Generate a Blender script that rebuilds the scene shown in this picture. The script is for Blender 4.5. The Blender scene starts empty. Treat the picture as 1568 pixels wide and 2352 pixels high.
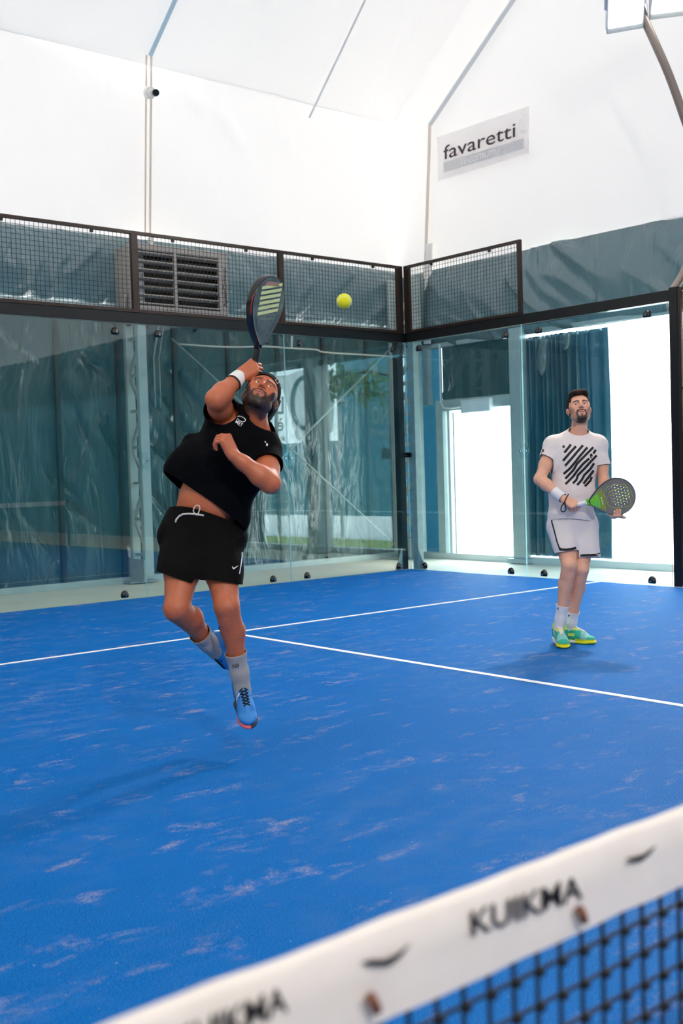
import bpy, bmesh, math, random
import numpy as np
from mathutils import Vector, Matrix
from mathutils.bvhtree import BVHTree
random.seed(7)
C = bpy.context.scene.collection
SC = bpy.context.scene

# ------------------------------------------------------------------ camera
CAM = np.array([-10.2126, -10.746, 1.3066]); PITCH, ROLL, YAW, FPX = -0.0353, -0.0293, 0.6992, 2559.89
_f = np.array([math.sin(YAW)*math.cos(PITCH), math.cos(YAW)*math.cos(PITCH), math.sin(PITCH)])
_r = np.array([math.cos(YAW), -math.sin(YAW), 0.0]); _u = np.cross(_r, _f)
_c, _s = math.cos(ROLL), math.sin(ROLL)
RT, UP, FW = _r*_c + _u*_s, -_r*_s + _u*_c, _f
cam_d = bpy.data.cameras.new('camera'); cam = bpy.data.objects.new('camera', cam_d); C.objects.link(cam)
cam_d.sensor_fit = 'HORIZONTAL'; cam_d.sensor_width = 36.0; cam_d.lens = FPX/1568*36
cam.matrix_world = Matrix([[RT[i], UP[i], -FW[i], CAM[i]] for i in range(3)] + [[0, 0, 0, 1]])
cam_d.clip_start = 0.05; cam_d.clip_end = 300
cam_d.dof.use_dof = True; cam_d.dof.focus_distance = 6.6; cam_d.dof.aperture_fstop = 5.5
SC.camera = cam
SC.view_settings.view_transform = 'Standard'; SC.view_settings.look = 'None'
SC.view_settings.exposure = 0.0; SC.view_settings.gamma = 1.0; SC.view_settings.use_curve_mapping = False

# ------------------------------------------------------------------ world and lamps
W = bpy.data.worlds.new('sky'); SC.world = W; W.use_nodes = True
SKY_STRENGTH = 9.0
W.node_tree.nodes['Background'].inputs[0].default_value = (1.0, 0.985, 0.97, 1)
W.node_tree.nodes['Background'].inputs[1].default_value = SKY_STRENGTH
SC.cycles.max_bounces = 10; SC.cycles.diffuse_bounces = 5; SC.cycles.glossy_bounces = 4
SC.cycles.transmission_bounces = 6; SC.cycles.transparent_max_bounces = 16
SC.cycles.sample_clamp_indirect = 6.0

def ray(u, v): return FW + RT*(u-784)/FPX - UP*(v-1176)/FPX
def at(u, v, t): return CAM + ray(u, v)*t                       # a point at depth t
def onx(u, v, x):
    d = ray(u, v); return CAM + d*((x-CAM[0])/d[0])
def ony(u, v, y):
    d = ray(u, v); return CAM + d*((y-CAM[1])/d[1])

def spot(loc, target, power, size, color=(1, 1, 1)):
    l = bpy.data.lights.new('flood_lamp_light', 'AREA'); l.energy = power; l.size = size; l.color = color; l.shape = 'DISK'
    l.spread = math.radians(150)
    o = bpy.data.objects.new('flood_lamp_light', l); C.objects.link(o); o.location = loc
    o.rotation_euler = (Vector(target)-Vector(loc)).to_track_quat('-Z', 'Y').to_euler(); return o
# court flood lamps on their masts: two on the right mast in the photo, two on the mast behind the photographer
spot((-0.45, -4.0, 5.85), (-6.5, -6.5, 0), 170, .45, (1, .98, .95))
spot((-10.1, -14.5, 5.9), (-6.0, -6.0, 1.0), 210, .5, (1, .93, .85))

# ------------------------------------------------------------------ helpers
def link(o, parent=None):
    C.objects.link(o)
    if parent is not None: o.parent = parent
    return o
def tag(o, label=None, cat=None, group=None, kind=None):
    if label: o['label'] = label
    if cat: o['category'] = cat
    if group: o['group'] = group
    if kind: o['kind'] = kind
    return o
def empty(name, loc, label=None, cat=None, group=None):
    o = bpy.data.objects.new(name, None); o.location = loc; o.empty_display_size = .1
    C.objects.link(o); return tag(o, label, cat, group)
def place(o, parent):
    """parent a mesh that was built in world coordinates"""
    if parent is not None:
        C.objects.link(o); o.parent = parent
        if parent.type == 'EMPTY': o.matrix_parent_inverse = Matrix.Translation(parent.location).inverted()
    else: C.objects.link(o)
    return o
def mesh_obj(name, verts, faces, mats, parent=None, smooth=False, mi=None, **k):
    me = bpy.data.meshes.new(name)
    verts = np.asarray(verts, dtype=np.float32)
    me.from_pydata(verts.tolist(), [], [list(map(int, f)) for f in faces]) if not isinstance(faces, np.ndarray) else fast(me, verts, faces)
    if not isinstance(mats, (list, tuple)): mats = [mats]
    for m in mats: me.materials.append(m)
    if mi is not None: me.polygons.foreach_set('material_index', np.asarray(mi, dtype=np.int32))
    if smooth: me.polygons.foreach_set('use_smooth', np.ones(len(me.polygons), dtype=bool))
    me.update()
    o = bpy.data.objects.new(name, me); place(o, parent)
    return tag(o, **k)
def fast(me, V, Q):
    n = Q.shape[1]
    me.vertices.add(len(V)); me.vertices.foreach_set('co', V.ravel())
    me.loops.add(Q.size); me.loops.foreach_set('vertex_index', Q.astype(np.int32).ravel())
    me.polygons.add(len(Q)); me.polygons.foreach_set('loop_start', np.arange(0, Q.size, n, dtype=np.int32))
    try: me.polygons.foreach_set('loop_total', np.full(len(Q), n, dtype=np.int32))
    except Exception: pass
    me.update(calc_edges=True); me.validate()
def curve_pts(P, n):
    out = []
    for i in range(len(P)-1):
        a, b, c, d = P[max(i-1, 0)], P[i], P[i+1], P[min(i+2, len(P)-1)]
        for k in range(n):
            t = k/n; out.append(.5*((2*b)+(c-a)*t+(2*a-5*b+4*c-d)*t*t+(3*b-a-3*c+d)*t**3))
    return out+[P[-1]]
class MB:
    """collects boxes, bars and tubes into ONE mesh"""
    def __init__(s): s.v = []; s.f = []
    def add(s, v, f):
        n = len(s.v); s.v += [tuple(map(float, p)) for p in v]; s.f += [[i+n for i in q] for q in f]; return s
    def box(s, a, b):
        x0, y0, z0 = a; x1, y1, z1 = b
        v = [(x, y, z) for x in (x0, x1) for y in (y0, y1) for z in (z0, z1)]
        return s.add(v, [(0, 1, 3, 2), (4, 6, 7, 5), (0, 4, 5, 1), (2, 3, 7, 6), (0, 2, 6, 4), (1, 5, 7, 3)])
    def bar(s, a, b, w, h=None, up=(0, 0, 1)):
        a = np.array(a, float); b = np.array(b, float); h = h or w
        d = b-a; d /= np.linalg.norm(d); up = np.array(up, float)
        if abs(d@up) > .98: up = np.array((1., 0, 0))
        x = np.cross(d, up); x /= np.linalg.norm(x); y = np.cross(x, d)
        v = [p+x*sx*w/2+y*sy*h/2 for p in (a, b) for sx, sy in ((-1, -1), (1, -1), (1, 1), (-1, 1))]
        return s.add(v, [(0, 3, 2, 1), (4, 5, 6, 7), (0, 1, 5, 4), (1, 2, 6, 5), (2, 3, 7, 6), (3, 0, 4, 7)])
    def tube(s, pts, r, n=8, cap=True, sm=0):
        pts = [np.array(p, float) for p in pts]; rings = []
        if sm: pts = curve_pts(pts, sm)
        if not isinstance(r, (list, tuple)): r = [r]*len(pts)
        nrm = None
        for i, p in enumerate(pts):
            d = pts[min(i+1, len(pts)-1)]-pts[max(i-1, 0)]; d /= (np.linalg.norm(d)+1e-12)
            if nrm is None: nrm = np.cross(d, (0, 0, 1) if abs(d[2]) < .9 else (1, 0, 0))
            nrm = nrm-d*(nrm@d); nrm /= np.linalg.norm(nrm); b = np.cross(d, nrm)
            rings.append([p+(nrm*math.cos(k*2*math.pi/n)+b*math.sin(k*2*math.pi/n))*r[i] for k in range(n)])
        v = [q for R in rings for q in R]; f = []
        for i in range(len(pts)-1):
            for k in range(n): f.append((i*n+k, i*n+(k+1) % n, (i+1)*n+(k+1) % n, (i+1)*n+k))
        if cap: f += [tuple(range(n))[::-1], tuple((len(pts)-1)*n+k for k in range(n))]
        return s.add(v, f)
    def build(s, name, mat, parent=None, smooth=False, bevel=0, **k):
        o = mesh_obj(name, s.v, s.f, mat, parent, smooth, **k)
        if bevel:
            m = o.modifiers.new('bevel', 'BEVEL'); m.width = bevel; m.segments = 2; m.limit_method = 'ANGLE'
        return o
def bake(o):
    dg = bpy.context.evaluated_depsgraph_get(); me = bpy.data.meshes.new_from_object(o.evaluated_get(dg))
    o.modifiers.clear(); o.data = me; return o
def curve_mesh(cu):
    o = bpy.data.objects.new('tmp', cu); C.objects.link(o); bpy.context.view_layer.update()
    dg = bpy.context.evaluated_depsgraph_get(); me = bpy.data.meshes.new_from_object(o.evaluated_get(dg))
    bpy.data.objects.remove(o); V = np.array([v.co[:] for v in me.vertices]); F = [list(p.vertices) for p in me.polygons]
    bpy.data.meshes.remove(me); return V, F
def text2d(s, extrude=0., off=0., space=1.):
    """text as flat geometry, unit cap height, starting at 0,0; returns verts, faces, width"""
    cu = bpy.data.curves.new('t', 'FONT'); cu.body = s; cu.size = 1.0; cu.extrude = extrude; cu.resolution_u = 3; cu.offset = off; cu.space_character = space
    V, F = curve_mesh(cu)
    h = 0.729; V = V/h; V[:, 0] -= V[:, 0].min(); return V, F, V[:, 0].max()
def poly2d(loops, extrude=0., bevel=0., res=1):
    cu = bpy.data.curves.new('p', 'CURVE'); cu.dimensions = '2D'; cu.fill_mode = 'BOTH'; cu.extrude = extrude; cu.bevel_depth = bevel; cu.bevel_resolution = res
    for L in loops:
        sp = cu.splines.new('POLY'); sp.points.add(len(L)-1)
        for p, q in zip(sp.points, L): p.co = (q[0], q[1], 0, 1)
        sp.use_cyclic_u = True
    return curve_mesh(cu)
def sign_text(s, o, xd, yd, h, mat, name='lettering', parent=None, width=None, thick=.002, off=0., space=1., **k):
    V, F, w = text2d(s, extrude=thick/2/h if thick else 0, off=off, space=space)
    o = np.array(o, float); xd = np.array(xd, float); yd = np.array(yd, float); n = np.cross(xd, yd); n /= np.linalg.norm(n)
    sx = (width/w) if width else h
    P = o + V[:, :1]*xd*sx + V[:, 1:2]*yd*h + V[:, 2:3]*n*h
    return mesh_obj(name, P, F, mat, parent, **k)

# ------------------------------------------------------------------ materials
def lin(h):
    h = h.lstrip('#'); c = [int(h[i:i+2], 16)/255 for i in (0, 2, 4)]
    return tuple(x/12.92 if x <= .04045 else ((x+.055)/1.055)**2.4 for x in c)+(1,)
def mat(name, col, rough=.5, metal=0., spec=.5, emis=None, es=0, bump=None, var=None, sheen=0, coat=0):
    m = bpy.data.materials.new(name); m.use_nodes = True; nt = m.node_tree; b = nt.nodes['Principled BSDF']
    col = lin(col) if isinstance(col, str) else col
    b.inputs['Base Color'].default_value = col; b.inputs['Roughness'].default_value = rough; b.inputs['Metallic'].default_value = metal
    b.inputs['Specular IOR Level'].default_value = spec; b.inputs['Sheen Weight'].default_value = sheen; b.inputs['Coat Weight'].default_value = coat
    if emis: b.inputs['Emission Color'].default_value = lin(emis); b.inputs['Emission Strength'].default_value = es
    tc = nt.nodes.new('ShaderNodeTexCoord')
    if var:      # (colour2, scale, amount)
        n = nt.nodes.new('ShaderNodeTexNoise'); n.inputs['Scale'].default_value = var[1]; n.inputs['Detail'].default_value = 6
        nt.links.new(tc.outputs['Object'], n.inputs['Vector'])
        r = nt.nodes.new('ShaderNodeMapRange'); r.inputs[1].default_value = .35; r.inputs[2].default_value = .7; r.inputs[3].default_value = 0; r.inputs[4].default_value = var[2]
        nt.links.new(n.outputs[0], r.inputs[0]); x = nt.nodes.new('ShaderNodeMix'); x.data_type = 'RGBA'
        nt.links.new(r.outputs[0], x.inputs[0]); x.inputs[6].default_value = col; x.inputs[7].default_value = lin(var[0]); nt.links.new(x.outputs[2], b.inputs['Base Color'])
    if bump:     # (scale, strength, distance)
        n = nt.nodes.new('ShaderNodeTexNoise'); n.inputs['Scale'].default_value = bump[0]; n.inputs['Detail'].default_value = 4
        nt.links.new(tc.outputs['Object'], n.inputs['Vector'])
        bp = nt.nodes.new('ShaderNodeBump'); bp.inputs['Strength'].default_value = bump[1]; bp.inputs['Distance'].default_value = bump[2]
        nt.links.new(n.outputs[0], bp.inputs['Height']); nt.links.new(bp.outputs[0], b.inputs['Normal'])
    return m
def vcol_mat(name, rough=.5, bump=None, spec=.5):
    m = mat(name, (1, 1, 1, 1), rough, bump=bump, spec=spec); nt = m.node_tree
    a = nt.nodes.new('ShaderNodeAttribute'); a.attribute_name = 'col'; nt.links.new(a.outputs['Color'], nt.nodes['Principled BSDF'].inputs['Base Color']); return m
def membrane_mat():
    m = bpy.data.materials.new('white_membrane'); m.use_nodes = True; nt = m.node_tree; nt.nodes.clear()
    out = nt.nodes.new('ShaderNodeOutputMaterial'); mix = nt.nodes.new('ShaderNodeMixShader'); mix.inputs[0].default_value = .048
    d = nt.nodes.new('ShaderNodeBsdfPrincipled'); d.inputs['Base Color'].default_value = (.84, .835, .83, 1); d.inputs['Roughness'].default_value = .45; d.inputs['Specular IOR Level'].default_value = .3
    t = nt.nodes.new('ShaderNodeBsdfTranslucent'); t.inputs[0].default_value = (1, .97, .945, 1)
    tc = nt.nodes.new('ShaderNodeTexCoord'); mp = nt.nodes.new('ShaderNodeMapping'); mp.inputs['Scale'].default_value = (.5, .5, .22)
    n = nt.nodes.new('ShaderNodeTexNoise'); n.inputs['Scale'].default_value = 2.2; n.inputs['Detail'].default_value = 3; n.inputs['Distortion'].default_value = .6
    bp = nt.nodes.new('ShaderNodeBump'); bp.inputs['Strength'].default_value = .35; bp.inputs['Distance'].default_value = .12
    for a, b in ((tc.outputs['Object'], mp.inputs[0]), (mp.outputs[0], n.inputs[0]), (n.outputs[0], bp.inputs['Height']), (bp.outputs[0], d.inputs['Normal']), (d.outputs[0], mix.inputs[1]), (t.outputs[0], mix.inputs[2]), (mix.outputs[0], out.inputs[0])): nt.links.new(a, b)
    return m
def tarp_mat(name, base, trans, tw, rough=.33, bs=.5, rot=(0, 0, 0)):
    m = bpy.data.materials.new(name); m.use_nodes = True; nt = m.node_tree; nt.nodes.clear()
    out = nt.nodes.new('ShaderNodeOutputMaterial'); mix = nt.nodes.new('ShaderNodeMixShader'); mix.inputs[0].default_value = tw
    d = nt.nodes.new('ShaderNodeBsdfPrincipled'); d.inputs['Base Color'].default_value = lin(base); d.inputs['Roughness'].default_value = rough; d.inputs['Specular IOR Level'].default_value = .8
    t = nt.nodes.new('ShaderNodeBsdfTranslucent'); t.inputs[0].default_value = lin(trans)
    tc = nt.nodes.new('ShaderNodeTexCoord'); mp = nt.nodes.new('ShaderNodeMapping'); mp.inputs['Scale'].default_value = (1.6, 1.6, .45); mp.inputs['Rotation'].default_value = rot
    n = nt.nodes.new('ShaderNodeTexNoise'); n.inputs['Scale'].default_value = 1.8; n.inputs['Detail'].default_value = 3; n.inputs['Distortion'].default_value = .8
    n2 = nt.nodes.new('ShaderNodeTexNoise'); n2.inputs['Scale'].default_value = 14; n2.inputs['Detail'].default_value = 2; n2.inputs['Distortion'].default_value = 1.2
    b1 = nt.nodes.new('ShaderNodeBump'); b1.inputs['Strength'].default_value = bs; b1.inputs['Distance'].default_value = .12
    b2 = nt.nodes.new('ShaderNodeBump'); b2.inputs['Strength'].default_value = bs*.5; b2.inputs['Distance'].default_value = .012
    for a, b in ((tc.outputs['Object'], mp.inputs[0]), (mp.outputs[0], n.inputs[0]), (mp.outputs[0], n2.inputs[0]), (n.outputs[0], b1.inputs['Height']), (n2.outputs[0], b2.inputs['Height']), (b1.outputs[0], b2.inputs['Normal']), (b2.outputs[0], d.inputs['Normal']), (d.outputs[0], mix.inputs[1]), (t.outputs[0], mix.inputs[2]), (mix.outputs[0], out.inputs[0])): nt.links.new(a, b)
    return m
def glass_mat(name, tint, f0=.065):
    """thin clear sheet: tinted see-through mixed with a mirror by Schlick's rule on both faces"""
    m = bpy.data.materials.new(name); m.use_nodes = True; nt = m.node_tree; nt.nodes.clear(); N = nt.nodes.new
    out = N('ShaderNodeOutputMaterial'); mix = N('ShaderNodeMixShader'); ge = N('ShaderNodeNewGeometry')
    dp = N('ShaderNodeVectorMath'); dp.operation = 'DOT_PRODUCT'; nt.links.new(ge.outputs['Normal'], dp.inputs[0]); nt.links.new(ge.outputs['Incoming'], dp.inputs[1])
    def mth(op, a, b=None):
        x = N('ShaderNodeMath'); x.operation = op
        for i, q in enumerate((a, b)):
            if q is None: continue
            if isinstance(q, (int, float)): x.inputs[i].default_value = q
            else: nt.links.new(q, x.inputs[i])
        return x.outputs[0]
    c = mth('SUBTRACT', 1.0, mth('ABSOLUTE', dp.outputs['Value'])); fac = mth('ADD', mth('MULTIPLY', mth('POWER', c, 5.0), 1-f0), f0)
    t = N('ShaderNodeBsdfTransparent'); t.inputs[0].default_value = tint; g = N('ShaderNodeBsdfGlossy'); g.inputs['Roughness'].default_value = .0
    for a, b in ((fac, mix.inputs[0]), (t.outputs[0], mix.inputs[1]), (g.outputs[0], mix.inputs[2]), (mix.outputs[0], out.inputs[0])): nt.links.new(a, b)
    return m
def film_mat(name, col, clear):
    m = mat(name, col, .6); nt = m.node_tree; nt.nodes['Principled BSDF'].inputs['Alpha'].default_value = 1-clear; return m
def turf_mat():
    m = bpy.data.materials.new('blue_turf'); m.use_nodes = True; nt = m.node_tree; b = nt.nodes['Principled BSDF']; N = nt.nodes.new; L = nt.links.new
    b.inputs['Roughness'].default_value = .62; b.inputs['Specular IOR Level'].default_value = .07
    tc = N('ShaderNodeTexCoord')
    def noise(scale, det, sc=(1, 1, 1), rough=.5, dist=0, rot=0):
        mp = N('ShaderNodeMapping'); mp.inputs['Scale'].default_value = sc; mp.inputs['Rotation'].default_value = (0, 0, rot)
        n = N('ShaderNodeTexNoise'); n.inputs['Scale'].default_value = scale; n.inputs['Detail'].default_value = det; n.inputs['Roughness'].default_value = rough; n.inputs['Distortion'].default_value = dist
        L(tc.outputs['Object'], mp.inputs[0]); L(mp.outputs[0], n.inputs[0]); return n
    def rng(src, a, c, lo=0., hi=1.):
        r = N('ShaderNodeMapRange'); r.inputs[1].default_value = a; r.inputs[2].default_value = c; r.inputs[3].default_value = lo; r.inputs[4].default_value = hi; L(src, r.inputs[0]); return r.outputs[0]
    def mixc(f, a, c):
        x = N('ShaderNodeMix'); x.data_type = 'RGBA'; L(f, x.inputs[0])
        for s, i in ((a, 6), (c, 7)):
            if isinstance(s, tuple): x.inputs[i].default_value = s
            else: L(s, x.inputs[i])
        return x.outputs[2]
    def mul(a, c):
        x = N('ShaderNodeMath'); x.operation = 'MULTIPLY'; L(a, x.inputs[0]); L(c, x.inputs[1]); return x.outputs[0]
    R = -.35
    grain = noise(260, 2); fine = noise(90, 3)
    base = mixc(rng(grain.outputs[0], .40, .62), (.000, .055, .235, 1), (.000, .225, .70, 1))
    base = mixc(rng(noise(1.3, 5).outputs[0], .35, .7, 0, .7), base, (.000, .145, .50, 1))
    # sand lying in the pile: broad haze, drifts and small pinkish scuffs, all broken up by the fibres
    speck = noise(420, 2, (1, 1, 1), .7); sp = rng(speck.outputs[0], .46, .60)
    haze = mul(rng(noise(4.2, 8, (1, 1.7, 1), .68, .3, R).outputs[0], .47, .66, 0, .62), sp)
    haze = mul(haze, rng(noise(.55, 3).outputs[0], .38, .66, .06, 1.))
    base = mixc(haze, base, (.22, .29, .44, 1))
    sm = rng(noise(2.6, 6, (.9, 2.0, 1), .65, .5, R).outputs[0], .53, .64)
    sc = mul(mul(sm, rng(noise(8.5, 5, (1, 1.6, 1), .65, 0, R).outputs[0], .47, .62)), rng(fine.outputs[0], .40, .62, .15, .7))
    base = mixc(sc, base, (.42, .36, .42, 1))
    dots = rng(noise(75, 1).outputs[0], .77, .80, 0, .6); base = mixc(dots, base, (.62, .60, .50, 1))
    L(base, b.inputs['Base Color'])
    bp = N('ShaderNodeBump'); bp.inputs['Strength'].default_value = .6; bp.inputs['Distance'].default_value = .006; L(grain.outputs[0], bp.inputs['Height']); L(bp.outputs[0], b.inputs['Normal'])
    return m
M = dict(
    turf=turf_mat(), line=mat('white_line', '#f4f2f2', .7, bump=(300, .3, .003)),
    concrete=mat('concrete', '#e8e0cc', .6, var=('#d8d0bc', 2.0, .6), bump=(30, .2, .003)),
    membrane=membrane_mat(),
    tarp=tarp_mat('dark_teal_tarp', '#2a3a39', '#2a7d89', .014, rough=.24, bs=.9, rot=(0.0, .75, 0)),
    tarp_c=tarp_mat('curtain_tarp', '#3e6a76', '#5fb4d4', .13, rot=(.2, 0, 0)), tarp_r=tarp_mat('teal_tarp', '#365e69', '#3f93b8', .06, rot=(.75, 0, 0)),
    tarp_up=tarp_mat('grey_teal_tarp', '#53686e', '#6b9aa6', .02, rough=.3, bs=.8, rot=(.9, .6, 0)),
    steel=mat('black_steel', '#1b1d1f', .32, .35, bump=(60, .1, .001)), mast=mat('brown_grey_steel', '#7d716a', .4, .3), rail=mat('brown_black_rail', '#33241c', .35, .3),
    batten=mat('dark_batten','#2a3a3d',.4,.3), galv=mat('galvanised_steel', '#a3adaa', .42, .15, var=('#b5bfbb', 9, .7)), galv_b=mat('pale_galvanised', '#bcc8c6', .4, .1, var=('#a3b2b2', 6, .6)),
    wire=mat('dark_wire', '#2a2724', .4, .5), glass=glass_mat('court_glass', (.87, .95, .95, 1)), glass_s=glass_mat('court_glass_side', (.80, .94, .98, 1)), gedge=mat('glass_edge', '#bfe9ea', .15, emis=None),
    clear=glass_mat('clear_plastic', (.95, .99, 1, 1), .07), black=mat('black_plastic', '#0b0b0d', .18, spec=.6), matteblk=mat('matt_black', '#101012', .6),
    white=mat('white_plastic', '#eceae8', .4), offw=mat('off_white_paint', '#dfe3e4', .45), cream=mat('heater_grey', '#a59e99', .38, .1),
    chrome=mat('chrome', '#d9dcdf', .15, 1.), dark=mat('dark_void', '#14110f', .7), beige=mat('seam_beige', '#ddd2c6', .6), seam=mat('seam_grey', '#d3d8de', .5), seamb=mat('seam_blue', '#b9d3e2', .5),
    signfilm=film_mat('sign_film', '#f6f0f2', .7), signgrey=film_mat('sign_grey', '#dfe0e3', .4), signwhite=mat('sign_white', '#fdfbfb', .6), ink=mat('dark_purple_ink', '#35282f', .6), lightink=mat('pale_ink', '#d6d4d6', .6),
    grass=mat('grass', '#bccb6e', .8, var=('#dbe39a', 3, .8), bump=(80, .5, .03)), pave=mat('pale_paving', '#ececea', .8, var=('#e0e0dc', 1.5, .6)),
    screen=tarp_mat('screen_fabric', '#4f8da1', '#8fd0e4', .22), bannerw=mat('banner_white', '#fbfcfc', .7), screenink=mat('screen_lettering', '#f6fafb', .7),
    leaf=mat('leaf', '#4b7a35', .6, var=('#8faa4a', 2, .8)), bark=mat('bark', '#5b4a3c', .8), tent=mat('building_white', '#f3f3f3', .7),
    tape=mat('net_tape', '#e9e2dc', .7, var=('#dccfc4', 14, .35), bump=(40, .25, .002)), tapeink=mat('tape_print', '#2b2826', .6), net=mat('net_twine', '#0c0f18', .7), rust=mat('rust_tab', '#7a4a35', .6),
    lamp=mat('lamp_housing', '#c9cdd2', .35, .3), lens=mat('lamp_lens', '#ffffff', .3, emis='#ffffff', es=14),
    ball=mat('ball_felt', '#e2e00a', .9, bump=(500, .6, .002), sheen=.4), ballseam=mat('ball_seam', '#f0f0da', .6),
)

# ------------------------------------------------------------------ the setting
YB, XG = 1.85, 1.6            # planes of the hall's back wall and of its right-hand gable wall
def grid_wall(name, o, xd, zd, w, h, nx, nz, disp, m, parent=None, hole=None, thick=0, **k):
    o = np.array(o, float); xd = np.array(xd, float); zd = np.array(zd, float); n = np.cross(xd, zd)
    S, T = np.meshgrid(np.linspace(0, w, nx+1), np.linspace(0, h, nz+1), indexing='ij')
    D = disp(S, T) if disp else S*0
    P = o + S[..., None]*xd + T[..., None]*zd + D[..., None]*n
    I = np.arange((nx+1)*(nz+1)).reshape(nx+1, nz+1)
    F = np.stack([I[:-1, :-1], I[1:, :-1], I[1:, 1:], I[:-1, 1:]], -1).reshape(-1, 4)
    ob = mesh_obj(name, P.reshape(-1, 3), F, m, parent, smooth=True, **k)
    if thick:
        sm = ob.modifiers.new('solid', 'SOLIDIFY'); sm.thickness = thick
    return ob
def vnoise(S, T, seed, f=1.):
    rs = np.random.RandomState(seed); out = S*0
    for i in range(5):
        a, b, c = rs.uniform(-1, 1, 3); out = out + np.sin(f*(S*a*3+T*b*3)+c*6)
    return out/5
def folds(S, T, seed, amp, n=9, ln=1.4, ang=-.9, wd=.05):
    """diagonal creases pulled out of the cloth"""
    rs = np.random.RandomState(seed); D = vnoise(S, T, seed)*amp*1.2; w, h = S.max(), T.max()
    for i in range(n):
        cx, cz = rs.uniform(0, w), rs.uniform(0, h); a = ang+rs.uniform(-.3, .3); L = ln*rs.uniform(.5, 1.2); W_ = wd*rs.uniform(.7, 1.6)
        u = (S-cx)*math.cos(a)+(T-cz)*math.sin(a); v = -(S-cx)*math.sin(a)+(T-cz)*math.cos(a)+.05*np.sin(u*4+i)
        D = D+amp*rs.uniform(.6, 1.4)*np.exp(-(u/L)**2*2)*np.exp(-(v/W_)**2)
    return D

# floors
mesh_obj('floor', [(-14, -22, -.012), (XG+.3, -22, -.012), (XG+.3, 2.1, -.012), (-14, 2.1, -.012), (-14, -22, -.2), (XG+.3, -22, -.2), (XG+.3, 2.1, -.2), (-14, 2.1, -.2)],
         [(0, 1, 2, 3), (4, 7, 6, 5), (0, 4, 5, 1), (1, 5, 6, 2), (2, 6, 7, 3), (3, 7, 4, 0)], M['concrete'], kind='structure')
turf = MB().box((-10, -20, -.011), (0.0, 0.0, 0.0)).build('turf_carpet', M['turf'], label='blue artificial turf of the padel court with scattered sand', cat='turf')
def line(x0, y0, x1, y1): MB().box((x0, y0, .0), (x1, y1, .0025)).build('court_line', M['line'], turf, label='white line painted on the blue turf')
line(-10, -3.075, -.01, -3.025); line(-5.025, -9.98, -4.975, -2.85)

# back wall: dark teal tarpaulin below, white membrane above
wb = empty('wall_back', (-6, YB, 0)); tag(wb, kind='structure')
def bdisp(S, T):
    X = S-14; D = folds(S, T, 3, .065, n=110, ln=.5, ang=-.95, wd=.045)
    return D
grid_wall('tarpaulin', (-14, YB, .03), (1, 0, 0), (0, 0, 1), 15.6, 3.45, 620, 110, lambda S, T: -bdisp(S, T)*1.0+.06, M['tarp'], wb)
def updisp(S, T):
    return .16*np.sin(np.clip(T/.87, 0, 1)*math.pi)**.7+folds(S, T, 8, .050, n=80, ln=.5, ang=.75, wd=.055)
grid_wall('tarpaulin_upper_band', (-14, YB-.02, 3.47), (1, 0, 0), (0, 0, 1), 15.6, .88, 560, 30, updisp, M['tarp_up'], wb)
def mdisp(S, T):
    X = S-14.
    return .05*vnoise(S, T, 5, .8)+.02*np.sin((S*2.0+T*3))*np.exp(-((X+2.7)/1.4)**2)+folds(S, T, 17, .03, n=26, ln=.6, ang=-.9, wd=.08)*np.exp(-((X+2.9)/2.2)**2)
grid_wall('membrane', (-14, YB, 4.33), (1, 0, 0), (0, 0, 1), 15.6, 2.3, 300, 50, mdisp, M['membrane'], wb)
MB().bar((-14, YB-.1, 3.45), (XG, YB-.1, 3.45), .05, .06).build('rail', M['galv_b'], wb)
for X in np.arange(-13.25, 1.5, .83):
    MB().bar((X, YB-.09, .03), (X, YB-.09, 3.45), .055).build('batten', M['batten'], wb)
MB().box((-14, YB-.12, -.01), (XG, YB+.05, .07)).build('sill', M['galv_b'], wb)

# gable wall on the right
wr = empty('wall_right', (XG, -4, 0)); tag(wr, kind='structure')
yD0, yD1, zD = .80, -.47, 2.22
yO0, yO1, zO = -2.06, -5.95, onx(1400, 745, XG)[2]
def gd(seed, amp=.02, ang=.8): return lambda S, T: folds(S, T, seed, amp, n=10, ln=.6, ang=ang, wd=.06)
def gpiece(y0, y1, z0, z1, m, name, seed=1, f=None, nx=40, nz=60, x=XG):
    # the wall seen from inside looks towards -x
    return grid_wall(name, (x, y0, z0), (0, -1, 0), (0, 0, 1), y0-y1, z1-z0, nx, nz, f or gd(seed), m, wr)
gpiece(YB, yD0+.12, .08, 3.3, M['tarp_r'], 'tarpaulin', 2, x=XG+.02)
gpiece(yD0+.12, yD1-.12, zD+.1, 3.3, M['tarp'], 'tarpaulin', 3, gd(3, .012), x=XG+.02)
def gup(S, T): return .12*np.sin(np.clip(T/1.15, 0, 1)*math.pi)**.8+folds(S+.25*np.sin(T*2.2), T, 21, .060, n=110, ln=.75, ang=-.80, wd=.055)
gpiece(YB, -21.8, 3.10, 4.25, M['tarp_up'], 'tarpaulin_upper_band', 4, gup, 760, 40, x=XG-.02)
gpiece(yO1, -21.8, .08, 3.12, M['tarp_r'], 'tarpaulin', 5, nx=200)
gpiece(YB, -21.8, 4.22, 12.6, M['membrane'], 'membrane', 6, lambda S, T: .05*vnoise(S, T, 9, .5), 120, 50)
MB().box((XG-.1, -21.8, -.01), (XG+.12, YB, .08)).build('sill', M['offw'], wr)
MB().bar((XG-.02, YB, 3.14), (XG-.02, -6.4, 3.14), .06).build('rail', M['galv_b'], wr)

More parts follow.
